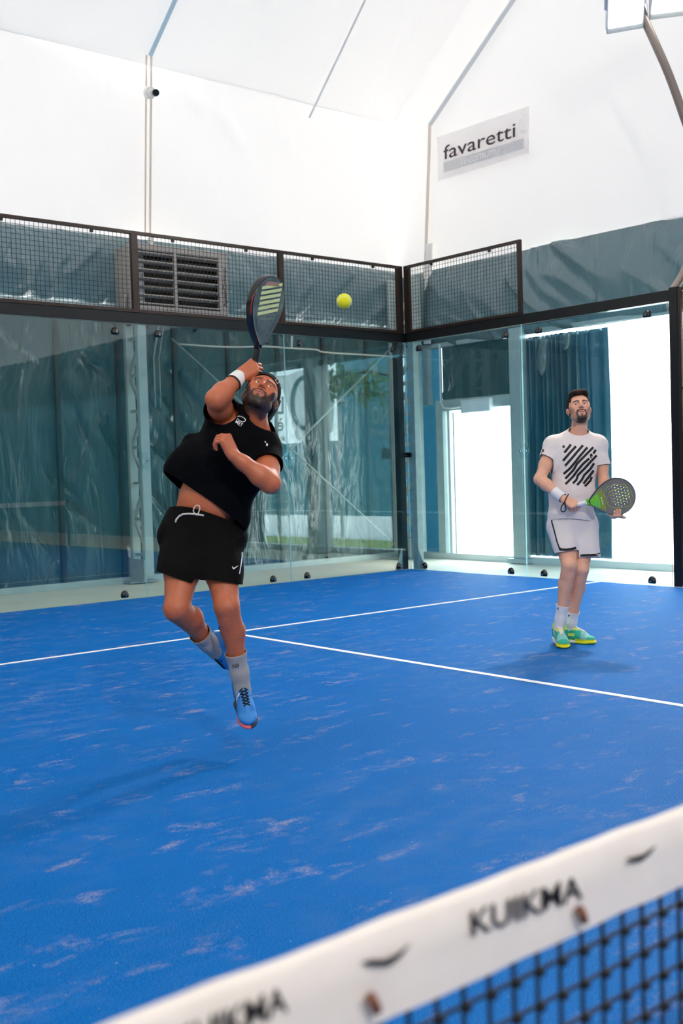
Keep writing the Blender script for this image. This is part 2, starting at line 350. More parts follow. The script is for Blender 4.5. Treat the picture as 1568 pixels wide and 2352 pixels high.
# other walls and the roof
for nm, o, xd, w in (('wall_left', (-14, -22, 0), (0, 1, 0), 24), ('wall_front', (XG, -21.9, 0), (-1, 0, 0), 15.7)):
    e = empty(nm, o); tag(e, kind='structure')
    grid_wall('tarpaulin', (o[0], o[1], .03), xd, (0, 0, 1), w, 3.2, 60, 10, lambda S, T: .03*vnoise(S, T, 2), M['tarp'], e)
    grid_wall('membrane', (o[0], o[1], 3.2), xd, (0, 0, 1), w, 9.6 if nm == 'wall_left' else 9.6, 20, 10, None, M['membrane'], e)
def roof_z(y):
    d = np.abs(YB-y) if np.ndim(y) == 0 else YB-y
    d = np.where(d > 11.9, 23.8-d, d)
    return 6.60+.84*d-.028*d*d
RY = np.linspace(YB, -22, 90); RX = np.linspace(-14, XG+.05, 80)
P = np.array([[(x, y, roof_z(y)+.035*math.sin(x*1.57+1.2)*math.sin((YB-y)*.5)) for y in RY] for x in RX]); I = np.arange(len(RX)*len(RY)).reshape(len(RX), len(RY))
mesh_obj('ceiling', P.reshape(-1, 3), np.stack([I[:-1, :-1], I[:-1, 1:], I[1:, 1:], I[1:, :-1]], -1).reshape(-1, 4), M['membrane'], smooth=True, kind='structure')
def on_roof(u, v):
    d = ray(u, v); lo, hi = 5., 40.
    for _ in range(60):
        t = (lo+hi)/2; p = CAM+d*t
        if p[1] > YB or p[2] > roof_z(p[1]): hi = t
        else: lo = t
    return CAM+d*(lo-.06)
for (a, b, wd, mm, nm) in (((345, 127), (402, 0), .055, 'seamb', 'trim_1'), ((710, 270), (838, 0), .02, 'seam', 'trim_2')):
    MB().bar(on_roof(*a), on_roof(a[0]*.5+b[0]*.5, a[1]*.5+b[1]*.5), wd, .02).bar(on_roof(a[0]*.5+b[0]*.5, a[1]*.5+b[1]*.5), on_roof(b[0]+(b[0]-a[0])*2, b[1]+(b[1]-a[1])*2), wd, .02).build(nm, M[mm], kind='structure')
Pc = onx(987, 287, XG-.06); Pd = onx(1178, 0, XG-.06)
MB().bar(Pc, Pd+(Pd-Pc)*.6, .06, .03).build('trim_3', M['seam'], kind='structure')
MB().bar(onx(987, 287, XG-.07), onx(976, 640, XG-.07), .045, .02, up=(1, 0, 0)).build('trim_4', M['beige'], kind='structure')
MB().bar(onx(985, 560, XG-.1), onx(981, 790, XG-.1), .13, .02, up=(1, 0, 0)).build('trim_5', M['white'], kind='structure')
Pa = ony(347, 127, YB-.1)
MB().bar(Pa, ony(344, 545, YB-.1), .025, .02).bar(Pa-np.array([.07, 0, 0]), ony(344, 545, YB-.1)-np.array([.07, 0, 0]), .012, .02).build('trim_6', M['beige'], kind='structure')
MB().bar(ony(345, 545, YB-.14), ony(345, 580, YB-.14), .13, .02).build('trim_7', M['white'], kind='structure')

# ---- door in the gable wall
dr = empty('door_1', (XG-.05, yD0, .08)); tag(dr, kind='structure')
MB().bar((XG-.06, yD0+.06, .08), (XG-.06, yD0+.06, zD), .14).bar((XG-.06, yD0+.12, zD+.02), (XG-.06, yD1-.12, zD+.02), .15, .16).build('door_frame', M['galv_b'], dr)
MB().bar((XG-.05, yD0-.07, .08), (XG-.05, yD0-.07, zD-.05), .05).bar((XG-.05, yD0-.16, .08), (XG-.05, yD0-.16, zD-.08), .03).build('sliding_leaf_edge', M['offw'], dr)
MB().bar((XG-.06, yD0+.34, zD+.05), (XG-.06, yD0+.34, 3.1), .09).build('door_post', M['galv_b'], dr)
ex = empty('emergency_light', onx(1097, 930, XG-.2), 'pale emergency light box above the bright doorway', 'emergency light')
MB().box(onx(1131, 944, XG-.17)-np.array([.06, 0, 0]), onx(1063, 919, XG-.17)+np.array([.02, 0, 0])).build('casing', M['white'], ex, bevel=.01)
MB().box(onx(1129, 943, XG-.2)-np.array([.045, 0, .0]), onx(1066, 924, XG-.2)-np.array([.03, 0, 0])).build('diffuser', M['signwhite'], ex)
MB().tube([onx(1009, 790, XG-.15), onx(1012, 925, XG-.15), onx(1018, 936, XG-.15), onx(1030, 938, XG-.15), onx(1062, 934, XG-.15)], .014, 8).build('conduit_pipe', M['white'], smooth=True, label='thin white conduit pipe running down and across to the emergency light', cat='pipe')

# ---- columns
def lattice(loc, ydir, top, label, inner=.30, w=.11, lw=.035):
    """two chords joined by lacing; ydir points from the outer chord to the inner one"""
    e = empty('lattice_column', loc, label, 'column'); o = np.array(loc, float); yd = np.array(ydir, float); zz = np.array((0, 0, 1.))
    MB().bar(o+zz*.1, o+zz*top, .06, w).build('outer_chord', M['galv_b'], e)
    MB().bar(o+yd*inner+zz*.1, o+yd*inner+zz*top, w*1.1, .07, up=yd).build('inner_chord', M['galv_b'], e)
    z = .35; k = 0
    while z+.45 < top:
        MB().bar(o+zz*z, o+yd*inner+zz*z, lw).build('lacing_bar', M['galv'], e)
        a, b = (0, inner) if k % 2 else (inner, 0)
        MB().bar(o+yd*a+zz*z, o+yd*b+zz*(z+.45), lw).build('lacing_bar', M['galv'], e)
        z += .45; k += 1
    MB().box(o+np.array((-.2, -.2, 0)), o+np.array((.2, .2, .02))).box(o+yd*inner*.5+np.array((-.09, -.2, .02)), o+yd*inner*.5+np.array((-.07, .2, .3))).build('base_plate', M['galv'], e)
    return e
pc = ony(341, 1335, 1.45)
lattice((pc[0], 1.74, 0), (0, -1, 0), 4.2, 'pale steel lattice column against the dark back wall beneath the heater')
lattice((1.22, 1.52, 0), (0.12, -.99, 0), 4.15, 'steel lattice column in the corner of the hall behind the corner of the court', inner=.42, w=.16, lw=.055)
e = empty('gable_column', (1.4, -.62, 0), 'pale square steel column between the bright doorway and the bunched curtain', 'column')
MB().bar((XG-.12, -.66, .0), (XG-.12, -.66, 3.2), .2, .14).build('shaft', M['galv_b'], e, bevel=.008)
MB().box((XG-.25, -.82, .0), (XG+.0, -.5, .06)).build('base_plate', M['galv_b'], e)
e = empty('gable_column', (1.3, -3.5, 0), 'broad grey steel column in the large opening, seen mirrored in the back glass', 'column')
MB().bar((1.42, -3.63, .0), (1.42, -3.63, 3.2), .3, .3).build('shaft', M['galv'], e, bevel=.01)
MB().box((1.17, -3.9, .0), (1.66, -3.36, .06)).box((1.25, -3.65, .06), (1.6, -3.61, .22)).build('base_plate', M['galv'], e)

# ---- curtain gathered between column and opening
def curtain(label, y0, y1, z0, z1, seed, n=15, amp=.07, x=XG-.1, m='tarp_c'):
    rs = np.random.RandomState(seed); nx, nz = 260, 60
    s = np.linspace(0, 1, nx); wv = np.cumsum(rs.uniform(.5, 1.6, n)); wv /= wv[-1]; ph = np.interp(s, np.r_[0, wv], np.arange(n+1))*2*math.pi
    V = []
    for i in range(nx):
        for j in range(nz):
            t = j/(nz-1); a = amp*(.55+.45*t)*(1+.25*math.sin(t*5+i*.05))
            V.append((x+a*math.sin(ph[i]+.6*math.sin(t*4+i*.02)), y0+(y1-y0)*s[i]+.02*math.sin(ph[i]*.5+t*3), z0+(z1-z0)*t))
    I = np.arange(nx*nz).reshape(nx, nz)
    o = mesh_obj('curtain', V, np.stack([I[:-1, :-1], I[1:, :-1], I[1:, 1:], I[:-1, 1:]], -1).reshape(-1, 4), M[m], smooth=True, label=label, cat='curtain')
    md = o.modifiers.new('s', 'SOLIDIFY'); md.thickness = .004
    return o
curtain('teal tarpaulin curtain hanging in tight gathered folds beside the doorway column', -.72, -1.62, .1, 3.06, 3, n=15, amp=.06, x=XG-.03)
curtain('smoother teal tarpaulin curtain edge behind the standing player', -1.60, yO0, .1, 3.06, 11, n=3, amp=.02, x=XG+.0)
# loose pouches of cloth hanging at the curtain's head
for k, (u0, v0, u1, v1, w) in enumerate(((1247, 775, 1244, 862, .07), (1303, 765, 1296, 805, .05))):
    a, b = onx(u0, v0, XG-.28), onx(u1, v1, XG-.28)
    MB().tube([a, a*.75+b*.25, a*.5+b*.5, a*.2+b*.8, b], [.02, w*.8, w, w*.9, .015], 10).build('curtain_pouch', M['tarp_up'], smooth=True, label=('long' if k == 0 else 'short')+' loose pouch of tarpaulin hanging over the head of the gathered curtain', cat='curtain')
mesh_obj('paper_notice', [onx(1352, 1004, XG-.16), onx(1387, 1002, XG-.16), onx(1387, 1034, XG-.16), onx(1352, 1036, XG-.16)], [(0, 1, 2, 3)], M['white'], label='white paper notice fixed to the curtain behind the standing player', cat='notice').modifiers.new('s', 'SOLIDIFY').thickness = .003
curtain('tarpaulin curtain drawn aside at the far end of the opening, mirrored in back glass', yO1+.45, yO1-.1, .1, 3.06, 5, n=4, amp=.06, x=XG)

# ---- heater on the back wall
YH = 1.22
h = empty('unit_heater', ony(415, 650, YH), 'grey louvred unit heater mounted high behind the back mesh', 'heater')
hx0, hx1 = ony(303, 640, YH)[0], ony(523, 660, YH)[0]; hz0, hz1 = ony(420, 722, YH)[2], ony(420, 575, YH)[2]
fr = .075
def rbox(a, b): return MB().box(a, b)
case = MB().box((hx0, YH+.02, hz0), (hx0+.02, YH+.42, hz1)).box((hx1-.02, YH+.02, hz0), (hx1, YH+.42, hz1)).box((hx0, YH+.02, hz0), (hx1, YH+.42, hz0+.02)).box((hx0, YH+.02, hz1-.02), (hx1, YH+.42, hz1)).box((hx0, YH+.4, hz0), (hx1, YH+.42, hz1))
case.build('casing', M['cream'], h, bevel=.012)
MB().box((hx0-.031, YH-.002, hz0-.031), (hx0+fr+.02, YH+.052, hz1+.031)).box((hx1-fr-.06, YH-.002, hz0-.031), (hx1+.001, YH+.052, hz1+.031)).box((hx0, YH, hz0-.03), (hx1, YH+.05, hz0+fr)).box((hx0, YH, hz1-fr+.02), (hx1, YH+.05, hz1+.03)).build('front_frame', M['cream'], h, bevel=.012)
mxx = hx0+(hx1-hx0)*.43
MB().box((mxx, YH-.001, hz0+.01), (mxx+.035, YH+.048, hz1-.01)).build('mullion', M['cream'], h)
MB().box((hx0+.03, YH+.2, hz0+.03), (hx1-.03, YH+.22, hz1-.03)).build('inner_sheet', M['dark'], h)  # flat dark sheet across the casing behind the louvres
for k in range(7):
    z = hz0+fr+.02+k*(hz1-hz0-2*fr)/6.3
    for a, b in ((hx0+fr, mxx), (mxx+.035, hx1-fr-.05)):
        MB().bar((a, YH+.04, z), (b, YH+.04, z), .07, .014, up=(0, .35, 1)).build('louvre', M['cream'], h)
sign_text('ApenGroup', (hx1-.025, YH-.006, hz0+.13), (0, 0, 1), (-1, 0, 0), .055, M['ink'], 'lettering', h, width=.50, off=.01)
MB().tube([(hx0-.03, YH+.1, hz0+.2), (hx0-.06, YH+.1, hz0+.1), (hx0-.05, YH+.12, hz0-.02), (hx0+.05, YH+.12, hz0-.05)], .02, 8).build('side_handle', M['cream'], h, smooth=True)
for q in ((mxx-.2, YH+.2, .1), (mxx+.1, YH+.2, .12)): MB().bar((q[0], q[1], hz0), (q[0], q[1], hz0-q[2]), .028).build('bolt', M['steel'], h)
MB().box((mxx+.2, YH+.1, hz0-.08), (mxx+.55, YH+.3, hz0-.03)).build('valve', M['steel'], h)
for q in (hx0+.2, mxx-.1, hx1-.2): MB().bar((q, YH+.3, hz0-.02), (q, YB-.1, hz0-.12), .04).build('bracket', M['steel'], h)
MB().tube([(mxx-.05, YH+.3, hz0-.02), (mxx-.06, YB-.16, hz0-.5), (mxx-.06, YB-.16, 2.2)], .012, 6).tube([(mxx+.02, YH+.3, hz0-.02), (mxx+.02, YB-.16, hz0-.5), (mxx+.02, YB-.16, 2.2)], .009, 6).build('gas_pipe', M['galv'], h, smooth=True)

# cables and bracing behind the back glass
MB().tube([ony(410, 790, 1.6), ony(520, 797, 1.6), ony(610, 796, 1.6), ony(670, 800, 1.6), ony(725, 803, 1.6), ony(745, 809, 1.6), ony(840, 815, 1.6), ony(960, 822, 1.6)], .012, 6, sm=4).build('hanging_cable', M['beige'], smooth=True, label='pale cable sagging across behind the back glass', cat='cable')
MB().tube([ony(395, 778, 1.62), ony(925, 1268, 1.62)], .011, 6).build('brace_rod', M['galv'], smooth=True, label='thin steel brace rod falling from upper left to lower right behind back glass', cat='brace rod')
MB().tube([ony(893, 805, 1.66), ony(545, 1155, 1.66)], .013, 6).build('brace_rod', M['galv'], smooth=True, label='thin steel brace rod rising to the upper right behind the back glass', cat='brace rod')
MB().tube([ony(684, 722, 1.7), ony(677, 750, 1.68), ony(670, 770, 1.65), ony(669, 801, 1.61)], .014, 6).build('hook', M['white'], smooth=True, label='small white hook hanging above the sagging cable', cat='hook')
c = empty('security_camera', ony(350, 213, 1.6), 'small white security camera with black lens high on the white wall', 'camera')
q = ony(343, 213, 1.6)
MB().tube([ony(338, 213, 1.68), ony(347, 213, 1.62)], .075, 20).build('mount', M['white'], c, smooth=True)
MB().tube([ony(345, 213, 1.62), ony(353, 213, 1.47)], .05, 16).build('housing', M['white'], c, smooth=True)
MB().tube([ony(355, 213, 1.50), ony(358, 213, 1.43)], .043, 20).build('lens', M['black'], c, smooth=False, label='black lens')

# ---- supplier's sign on the white gable
sg = empty('wall_sign', onx(1110, 340, XG-.09), 'white supplier sign with dark lettering over a grey band, high on the white gable', 'sign')
def quad(name, fn, pts, m, parent, th=.004):
    o = mesh_obj(name, [fn(*p) for p in pts], [(0, 1, 2, 3)], m, parent); o.modifiers.new('s', 'SOLIDIFY').thickness = th; return o
gx = lambda u, v: onx(u, v, XG-.10); gx2 = lambda u, v: onx(u, v, XG-.112); gx3 = lambda u, v: onx(u, v, XG-.12)
quad('panel', gx, [(1006, 416), (1213, 351), (1214, 243), (1004, 315)], M['signfilm'], sg)
quad('grey_band', gx2, [(1018, 396), (1202, 341), (1202, 317), (1018, 373)], M['signgrey'], sg)
def px_text(s, bl, br, tl, fn, m, name, parent, off=0., thick=.0, space=1.):
    V, F, w = text2d(s, off=off, space=space); o, x, y = fn(*bl), fn(*br), fn(*tl)
    P = o+(V[:, :1]/w)*(x-o)+V[:, 1:2]*(y-o); ob = mesh_obj(name, P, F, m, parent)
    if thick: ob.modifiers.new('s', 'SOLIDIFY').thickness = thick
    return ob
px_text('favaretti', (1018, 367), (1183, 314), (1018, 334), gx2, M['ink'], 'lettering', sg, off=.004)
px_text('TENSOSTRUTTURE', (1058, 379), (1158, 349), (1058, 366), gx3, M['signwhite'], 'lettering', sg)
px_text('GROUP', (1202, 310), (1201, 264), (1194, 312), gx2, M['signgrey'], 'lettering', sg)

# ------------------------------------------------------------------ outdoors
MB().box((XG+.1, -40, -.25), (60, 40, -.03)).build('ground', M['pave'], kind='structure')
MB().box((2.0, -14, -.03), (3.65, -2.7, .03)).build('grass_strip', M['grass'], label='strip of sunlit grass outside the opening, mirrored in the back glass', cat='grass', kind='stuff')
MB().box((14, -25, -.05), (14.3, 25, 1.7)).build('perimeter_wall', M['tent'], label='low white perimeter wall outside, seen faintly through the large opening', cat='wall')
sc_ = empty('windbreak', (4.1, -7, 0), 'teal windbreak screen with white lettering outdoors, mirrored in the back glass', 'screen')
xs = 4.1
mesh_obj('fabric', [(xs, -10.6, .45), (xs, -6.25, .45), (xs, -4.15, .45), (xs, -4.15, 3.75), (xs, -6.25, 3.75), (xs, -6.25, 1.95), (xs, -9.2, 1.95), (xs, -9.2, 3.75), (xs, -10.6, 3.75)], [(0, 1, 5, 6), (1, 2, 3, 4, 5), (0, 6, 7, 8)], M['screen'], sc_)
for y in (-10.6, -8.4, -6.3, -4.15): MB().bar((xs+.05, y, 0), (xs+.05, y, 3.8), .06).build('post', M['galv_b'], sc_)
def onm(u, v, x=4.05):           # where the back glass mirrors the plane x
    p = onx(u, v, x); return np.array((p[0], -p[1], p[2]))
def mtext(s, b0, b1, top): px_text(s, b1, b0, (b1[0], b1[1]-(b0[1]-top)), onm, M['screenink'], 'lettering', sc_, off=.012)
mtext('NO', (854, 972), (892, 976), 930); mtext('NOVARETTI', (852, 998), (896, 1001), 985)
mtext('Lo', (612, 950), (652, 951), 908); mtext('è il n', (588, 988), (652, 990), 955)
mtext('MANDORLE', (622, 1014), (654, 1014), 1002); mtext('VELO 11', (622, 1026), (654, 1026), 1016)
mtext('A LOCANDA', (590, 1128), (660, 1130), 1112); mtext('CORSO STRADA', (588, 1152), (662, 1154), 1134)
mtext('DON ANTONIO', (586, 1184), (664, 1186), 1164)
M['bannerw'] = tarp_mat('banner_white_backlit', '#f6f8f8', '#ffffff', .6)
bn = empty('banner', (3.9, -7, 2.6), 'white banner with a drop emblem hung on the windbreak, mirrored in the back glass', 'banner')
B = lambda u, v: onm(u, v, 3.95)
pts = [(575, 862), (600, 866), (660, 862), (690, 850), (765, 850), (768, 930), (764, 990), (735, 1015), (703, 1030), (680, 1005), (663, 940), (650, 895), (620, 890), (575, 900)]
V = np.array([B(*p) for p in pts]); V[:, 0] = 3.95
o = mesh_obj('cloth', V, [list(range(len(V)))], M['bannerw'], bn)
ring = [onm(700+28*math.cos(a), 925+58*math.sin(a), 3.9) for a in np.linspace(0, 2*math.pi, 28)]
MB().tube(ring, .05, 6).build('emblem', M['screen'], bn)
random.seed(5)
tr = empty('tree', (3.4, -3.4, 0), 'small tree whose leafy boughs hang before the windbreak outdoors', 'tree')
MB().tube([(3.4, -3.4, -.05), (3.42, -3.4, 2.2), (3.45, -3.6, 3.0)], [.08, .06, .04], 8).tube([(3.44, -3.5, 2.9), (3.5, -4.6, 3.15), (3.5, -5.9, 3.15)], [.03, .02, .01], 6).build('trunk', M['bark'], tr, smooth=True)
for k, (cy, cz, n) in enumerate(((-5.5, 3.02, 420), (-4.5, 2.85, 260))):
    lf = MB()
    for i in range(n):
        rs = np.random.RandomState(i+k*999); p = np.array((3.5, cy, cz))+rs.normal(0, 1, 3)*np.array((.10, .36, .15))
        a = rs.normal(0, 1, 3); a /= np.linalg.norm(a); b = np.cross(a, rs.normal(0, 1, 3)); b /= np.linalg.norm(b); s = rs.uniform(.04, .08)
        lf.add([p-a*s, p+b*s*.45, p+a*s, p-b*s*.45], [(0, 1, 2, 3)])
    lf.build('foliage', M['leaf'], tr)

# ------------------------------------------------------------------ the court's cage
def glass_panel(a, b, axis, label, m='glass'):
    lo = [min(a[i], b[i]) for i in range(3)]; hi = [max(a[i], b[i]) for i in range(3)]
    mb = MB().box(lo, hi); mi = []
    for f in mb.f:
        c = [sum(mb.v[i][k] for i in f)/4 for k in range(3)]; mi.append(0 if abs(c[axis]-lo[axis]) < 1e-6 or abs(c[axis]-hi[axis]) < 1e-6 else 1)
    return mesh_obj('court_glass', mb.v, mb.f, [M[m], M['gedge']], None, mi=mi, label=label, cat='glass panel', group='glass panels of the court walls')
names = ['in the corner of the court', 'second from the corner', 'third from the corner, at the left edge', 'fourth from the corner', 'fifth from the corner']
for k in range(5): glass_panel((-2*k-.003-(0.004 if k == 0 else 0), .0, .0), (-2*k-1.997, .012, 2.995), 1, 'clear glass panel of the back wall, '+names[k])
for k, s in enumerate(('side glass panel next to the corner of the court', 'side glass panel behind the standing player, before the black post')):
    glass_panel((.0, -2*k-.003, .0), (.012, -2*k-1.997, 2.995), 0, 'clear '+s, 'glass_s')
def steel(name, a, b, w, h, m, label, cat, parent=None, up=(0, 0, 1), **k):
    return MB().bar(a, b, w, h, up).build(name, M[m], parent, bevel=.004, label=label, cat=cat, **k)
steel('steel_beam', (-10, .072, 3.06), (.13, .072, 3.06), .10, .12, 'steel', 'long black steel beam over the back glass', 'beam')
steel('steel_beam', (.072, .0, 3.06), (.072, -4.0, 3.06), .10, .12, 'steel', 'black steel beam over the side glass', 'beam')
cp = empty('corner_post', (.06, .06, 0), 'dark steel corner post where the back and side glass meet', 'post')
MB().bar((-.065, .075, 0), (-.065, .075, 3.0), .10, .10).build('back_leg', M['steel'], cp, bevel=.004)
MB().bar((.075, -.075, 0), (.075, -.075, 3.0), .10, .10).build('side_leg', M['galv'], cp, bevel=.004, label='leg coloured greyer for the doorway light')  # light from the opening put into the colour: grey instead of black steel
MB().add([(-.12, .03, 0), (-.24, .03, 0), (-.12, .03, .28), (-.12, .045, 0), (-.24, .045, 0), (-.12, .045, .28)], [(0, 1, 2), (3, 5, 4), (0, 3, 4, 1), (1, 4, 5, 2), (0, 2, 5, 3)]).build('gusset', M['galv'], cp)
MB().add([(.03, -.12, 0), (.03, -.26, 0), (.03, -.12, .28), (.045, -.12, 0), (.045, -.26, 0), (.045, -.12, .28)], [(0, 1, 2), (3, 5, 4), (0, 3, 4, 1), (1, 4, 5, 2), (0, 2, 5, 3)]).build('gusset', M['galv'], cp)
steel('side_post', (.055, -4.06, 0), (.055, -4.06, 3.14), .10, .10, 'steel', 'dark steel post at the end of the side glass, right of the standing player', 'post')
def wire_panel(o, xd, w, h, label, parent=None, rails=(), pitch=.05, fw=.035, left=None, right=None, inset=.0):
    e = empty('wire_mesh_panel', o, label, 'mesh panel', 'wire mesh panels of the cage'); o = np.array(o, float); xd = np.array(xd, float); z = np.array((0, 0, 1.))
    l = left or fw; r_ = right or fw
    f = MB().bar(o+xd*l/2, o+xd*l/2+z*h, l, .04, up=np.cross(xd, z)).bar(o+xd*(w-r_/2), o+xd*(w-r_/2)+z*h, r_, .04, up=np.cross(xd, z))
    f.bar(o+z*(h-fw/2+.001)+xd*.001, o+xd*(w-.001)+z*(h-fw/2+.001), .037, fw).bar(o+z*(fw/2-.001)+xd*.001, o+xd*(w-.001)+z*(fw/2-.001), .037, fw)
    for q in rails: f.bar(o+z*q, o+xd*w+z*q, .035, fw*.7)
    f.build('frame', M['rail'], e)
    g = MB(); n = int(w/pitch)
    for i in range(1, n+1): g.bar(o+xd*i*pitch, o+xd*i*pitch+z*h, .004, .004)
    for i in range(1, int(h/pitch)+1): g.bar(o+z*i*pitch, o+xd*w+z*i*pitch, .004, .004)
    g.build('wire_mesh', M['wire'], e)
    for i in range(2): p = o+xd*w*(.25+.5*i)+z*(h-fw); MB().bar(p, p-z*.03, .03).build('clip', M['steel'], e)
    return e
nm = ['upper back mesh panel next to the corner, right of the raised racket', 'upper back mesh panel in front of the louvred heater', 'upper back mesh panel at the left edge', 'upper back mesh panel fourth from the corner', 'upper back mesh panel fifth from the corner']
for k in range(5): wire_panel((-2*k-2+.0, .03, 3.12), (1, 0, 0), 2.0, .88, nm[k], right=.1 if k == 0 else .035)
wire_panel((.03, -2.0, 3.12), (0, 1, 0), 2.0, .88, 'upper side mesh panel right of the corner post', right=.1, left=.05)
wire_panel((.02, -6.1, .02), (0, 1, 0), 1.98, 3.1, 'tall side mesh panel at the right edge beyond the dark post', rails=(1.03, 2.06))
# clamps: black domes that hold the glass
def dome(loc, n, r, label, group, up=1, h=1.3, d=.035):
    """half-round cap whose flat side lies on the glass; n = direction towards the court"""
    e = empty('glass_clamp', loc, label, 'clamp', group)
    o = np.array(loc, float); n = np.array(n, float); s = np.cross(n, (0, 0, 1)); V = []; F = []; N = 18; K = 5
    prof = []
    for i in range(N):
        a = 2*math.pi*i/N; x, z = math.cos(a)*r, math.sin(a)*r
        if up > 0: z = max(z, -r*.55)*1.0 if z < 0 else z*1.15
        prof.append((x, z))
    for k in range(K+1):
        t = k/K; sc = math.cos(t*math.pi/2*.92); 
        for x, z in prof: V.append(o+s*x*sc+np.array((0, 0, 1.))*z*sc+n*(.002+d*math.sin(t*math.pi/2)))
    for k in range(K):
        for i in range(N): F.append((k*N+i, k*N+(i+1) % N, (k+1)*N+(i+1) % N, (k+1)*N+i))
    F.append(tuple(K*N+i for i in range(N)))
    mesh_obj('cap', V, F, M['black'], e, smooth=True)
    b = o+n*(d+.001)
    MB().tube([b+np.array((0, 0, .0)), b+n*.006+np.array((0, 0, .0))], .008, 10).build('bolt', M['chrome'], e)
    return e
ordn = ['leftmost', 'second from the left', 'third from the left', 'fourth from the left', 'fifth from the left']
for z, g, w in ((.045, 'foot clamps', 'at the foot of'), (2.885, 'head clamps', 'under the beam of')):
    for k, x in enumerate((-4.28, -3.75, -2.28, -1.76, -.22) if z > 1 else (-4.28, -2.28, -1.76, -.22)):
        dome((x, 0, z), (0, -1, 0), .048, f'black clamp {w} the back glass, {ordn[k]} in view', g+' of the back glass')
    for k, y in enumerate((-.27, -1.76, -2.27, -3.75)):
        dome((0, y, z), (-1, 0, 0), .05, f'black clamp {w} the side glass, {["nearest the corner", "second from the corner", "third from the corner", "beside the end post"][k]}', g+' of the side glass')
def flower(loc, n, label):
    e = empty('seam_clamp', loc, label, 'clamp', 'clear clamps on the glass seams'); o = np.array(loc, float); n = np.array(n, float); s = np.cross(n, (0, 0, 1)); z = np.array((0, 0, 1.))
    m = MB()
    for dx, dz in ((-.05, 0), (.05, 0), (-.03, .06), (.03, .06), (-.03, -.06), (.03, -.06)): m.tube([o+s*dx+z*dz+n*.002, o+s*dx+z*dz+n*.014], .036, 16)
    m.build('clear_disc', M['clear'], e); 
    for sx in (-1, 1): MB().tube([o+s*sx*.045+n*.014, o+s*sx*.045+n*.024], .010, 12).build('bolt', M['chrome'], e)
flower((0, -2.0, 1.5), (-1, 0, 0), 'clear flower-shaped clamp with two bolts on the seam of the side glass')
flower((-2.0, 0, 1.5), (0, -1, 0), 'clear clamp with two bolts on the back glass seam beside the jumping player')
flower((-4.0, 0, 1.5), (0, -1, 0), 'clear clamp with two bolts on the leftmost back glass seam')
e = empty('corner_clamp', (0, 0, 1.52), 'black rectangular clamp joining the glass on the corner post', 'clamp')
MB().box((-.075, -.03, 1.48), (-.005, -.002, 1.55)).box((-.03, -.085, 1.48), (-.002, -.005, 1.55)).build('body', M['black'], e, bevel=.012)
for p in ((-.05, -.032, 1.515),): MB().tube([p, (p[0], p[1]-.004, p[2])], .008, 10).build('bolt', M['chrome'], e)

# flood light mast, curving up and in over the court
mt = empty('floodlight_mast', (.055, -4.1, 3.1), 'curved steel floodlight mast rising from the post at the right edge', 'mast')
T = 11.75
MB().tube([at(u, v, T) for u, v in ((1533, 694), (1541, 672), (1556, 650), (1575, 615), (1600, 540), (1610, 450), (1600, 360), (1568, 262), (1535, 170), (1500, 90), (1478, 40), (1460, -20))], .045, 10, sm=4).build('pole', M['mast'], mt, smooth=True)
MB().tube([at(1410, -10, T-.15), at(1560, -45, T-.15)], .03, 8).build('crossarm', M['mast'], mt, smooth=True)
def flood(u, v, ang, label, du=0):
    e = empty('floodlight', at(u, v, T-.2), label, 'floodlight', 'floodlights at the upper right'); o = at(u, v, T-.2)
    ca, sa = math.cos(ang), math.sin(ang); X = RT*ca-UP*sa; Z = RT*sa+UP*ca; Y = FW
    X, Z = X, Z; n = (-Y*.55-np.array((0, 0, 1))*.75); n /= np.linalg.norm(n); X = X-n*(X@n); X /= np.linalg.norm(X); Z = np.cross(X, n); Z = Z if Z[2] > 0 else -Z
    w, hh, d = .19, .26, .09
    def blk(sx, sz, d0, d1, name, m, bv=.01):
        V = [o+X*a*sx+Z*b*sz+n*c for a in (-1, 1) for b in (-1, 1) for c in (d0, d1)]
        o2 = mesh_obj(name, V, [(0, 1, 3, 2), (4, 6, 7, 5), (0, 4, 5, 1), (2, 3, 7, 6), (0, 2, 6, 4), (1, 5, 7, 3)], M[m], e)
        if bv: mo = o2.modifiers.new('b', 'BEVEL'); mo.width = bv; mo.segments = 2
        return o2
    blk(w, hh, -d, d*.2, 'housing', 'lamp'); blk(w*.9, hh*.72, d*.2, d*.3, 'lens', 'lens', 0)
    for k in range(-3, 4):
        V = [o+X*(w*.27*k+a)+Z*b*hh*.9-n*c for a in (-.006, .006) for b in (-1, 1) for c in (d, d+.04)]
        mesh_obj('cooling_fin', V, [(0, 1, 3, 2), (4, 6, 7, 5), (0, 4, 5, 1), (2, 3, 7, 6), (0, 2, 6, 4), (1, 5, 7, 3)], M['lamp'], e)
    MB().tube([o+X*w*.5-Z*hh*.9-n*d, o+X*w*.9-Z*hh*1.2-n*d, o+X*w*1.35-Z*hh*.9-n*d, o+X*w*1.3-Z*hh*.2-n*d, o+X*w*.8+Z*hh*.2-n*d], .008, 6).build('cable', M['white'], e, smooth=True)
    MB().bar(o+X*w*1.05-n*.02, o+X*w*1.05+Z*hh*1.3-n*.02, .03, .01).bar(o-X*w*1.05-n*.02, o-X*w*1.05+Z*hh*1.3-n*.02, .03, .01).bar(o-X*w*1.05+Z*hh*1.3-n*.02, o+X*w*1.05+Z*hh*1.3-n*.02, .03, .01).build('bracket', M['lamp'], e)
flood(1436, 18, -.30, 'white LED floodlight left of the mast head, cut by the top edge')
flood(1538, -14, -.22, 'white LED floodlight at the mast head in the top right corner')

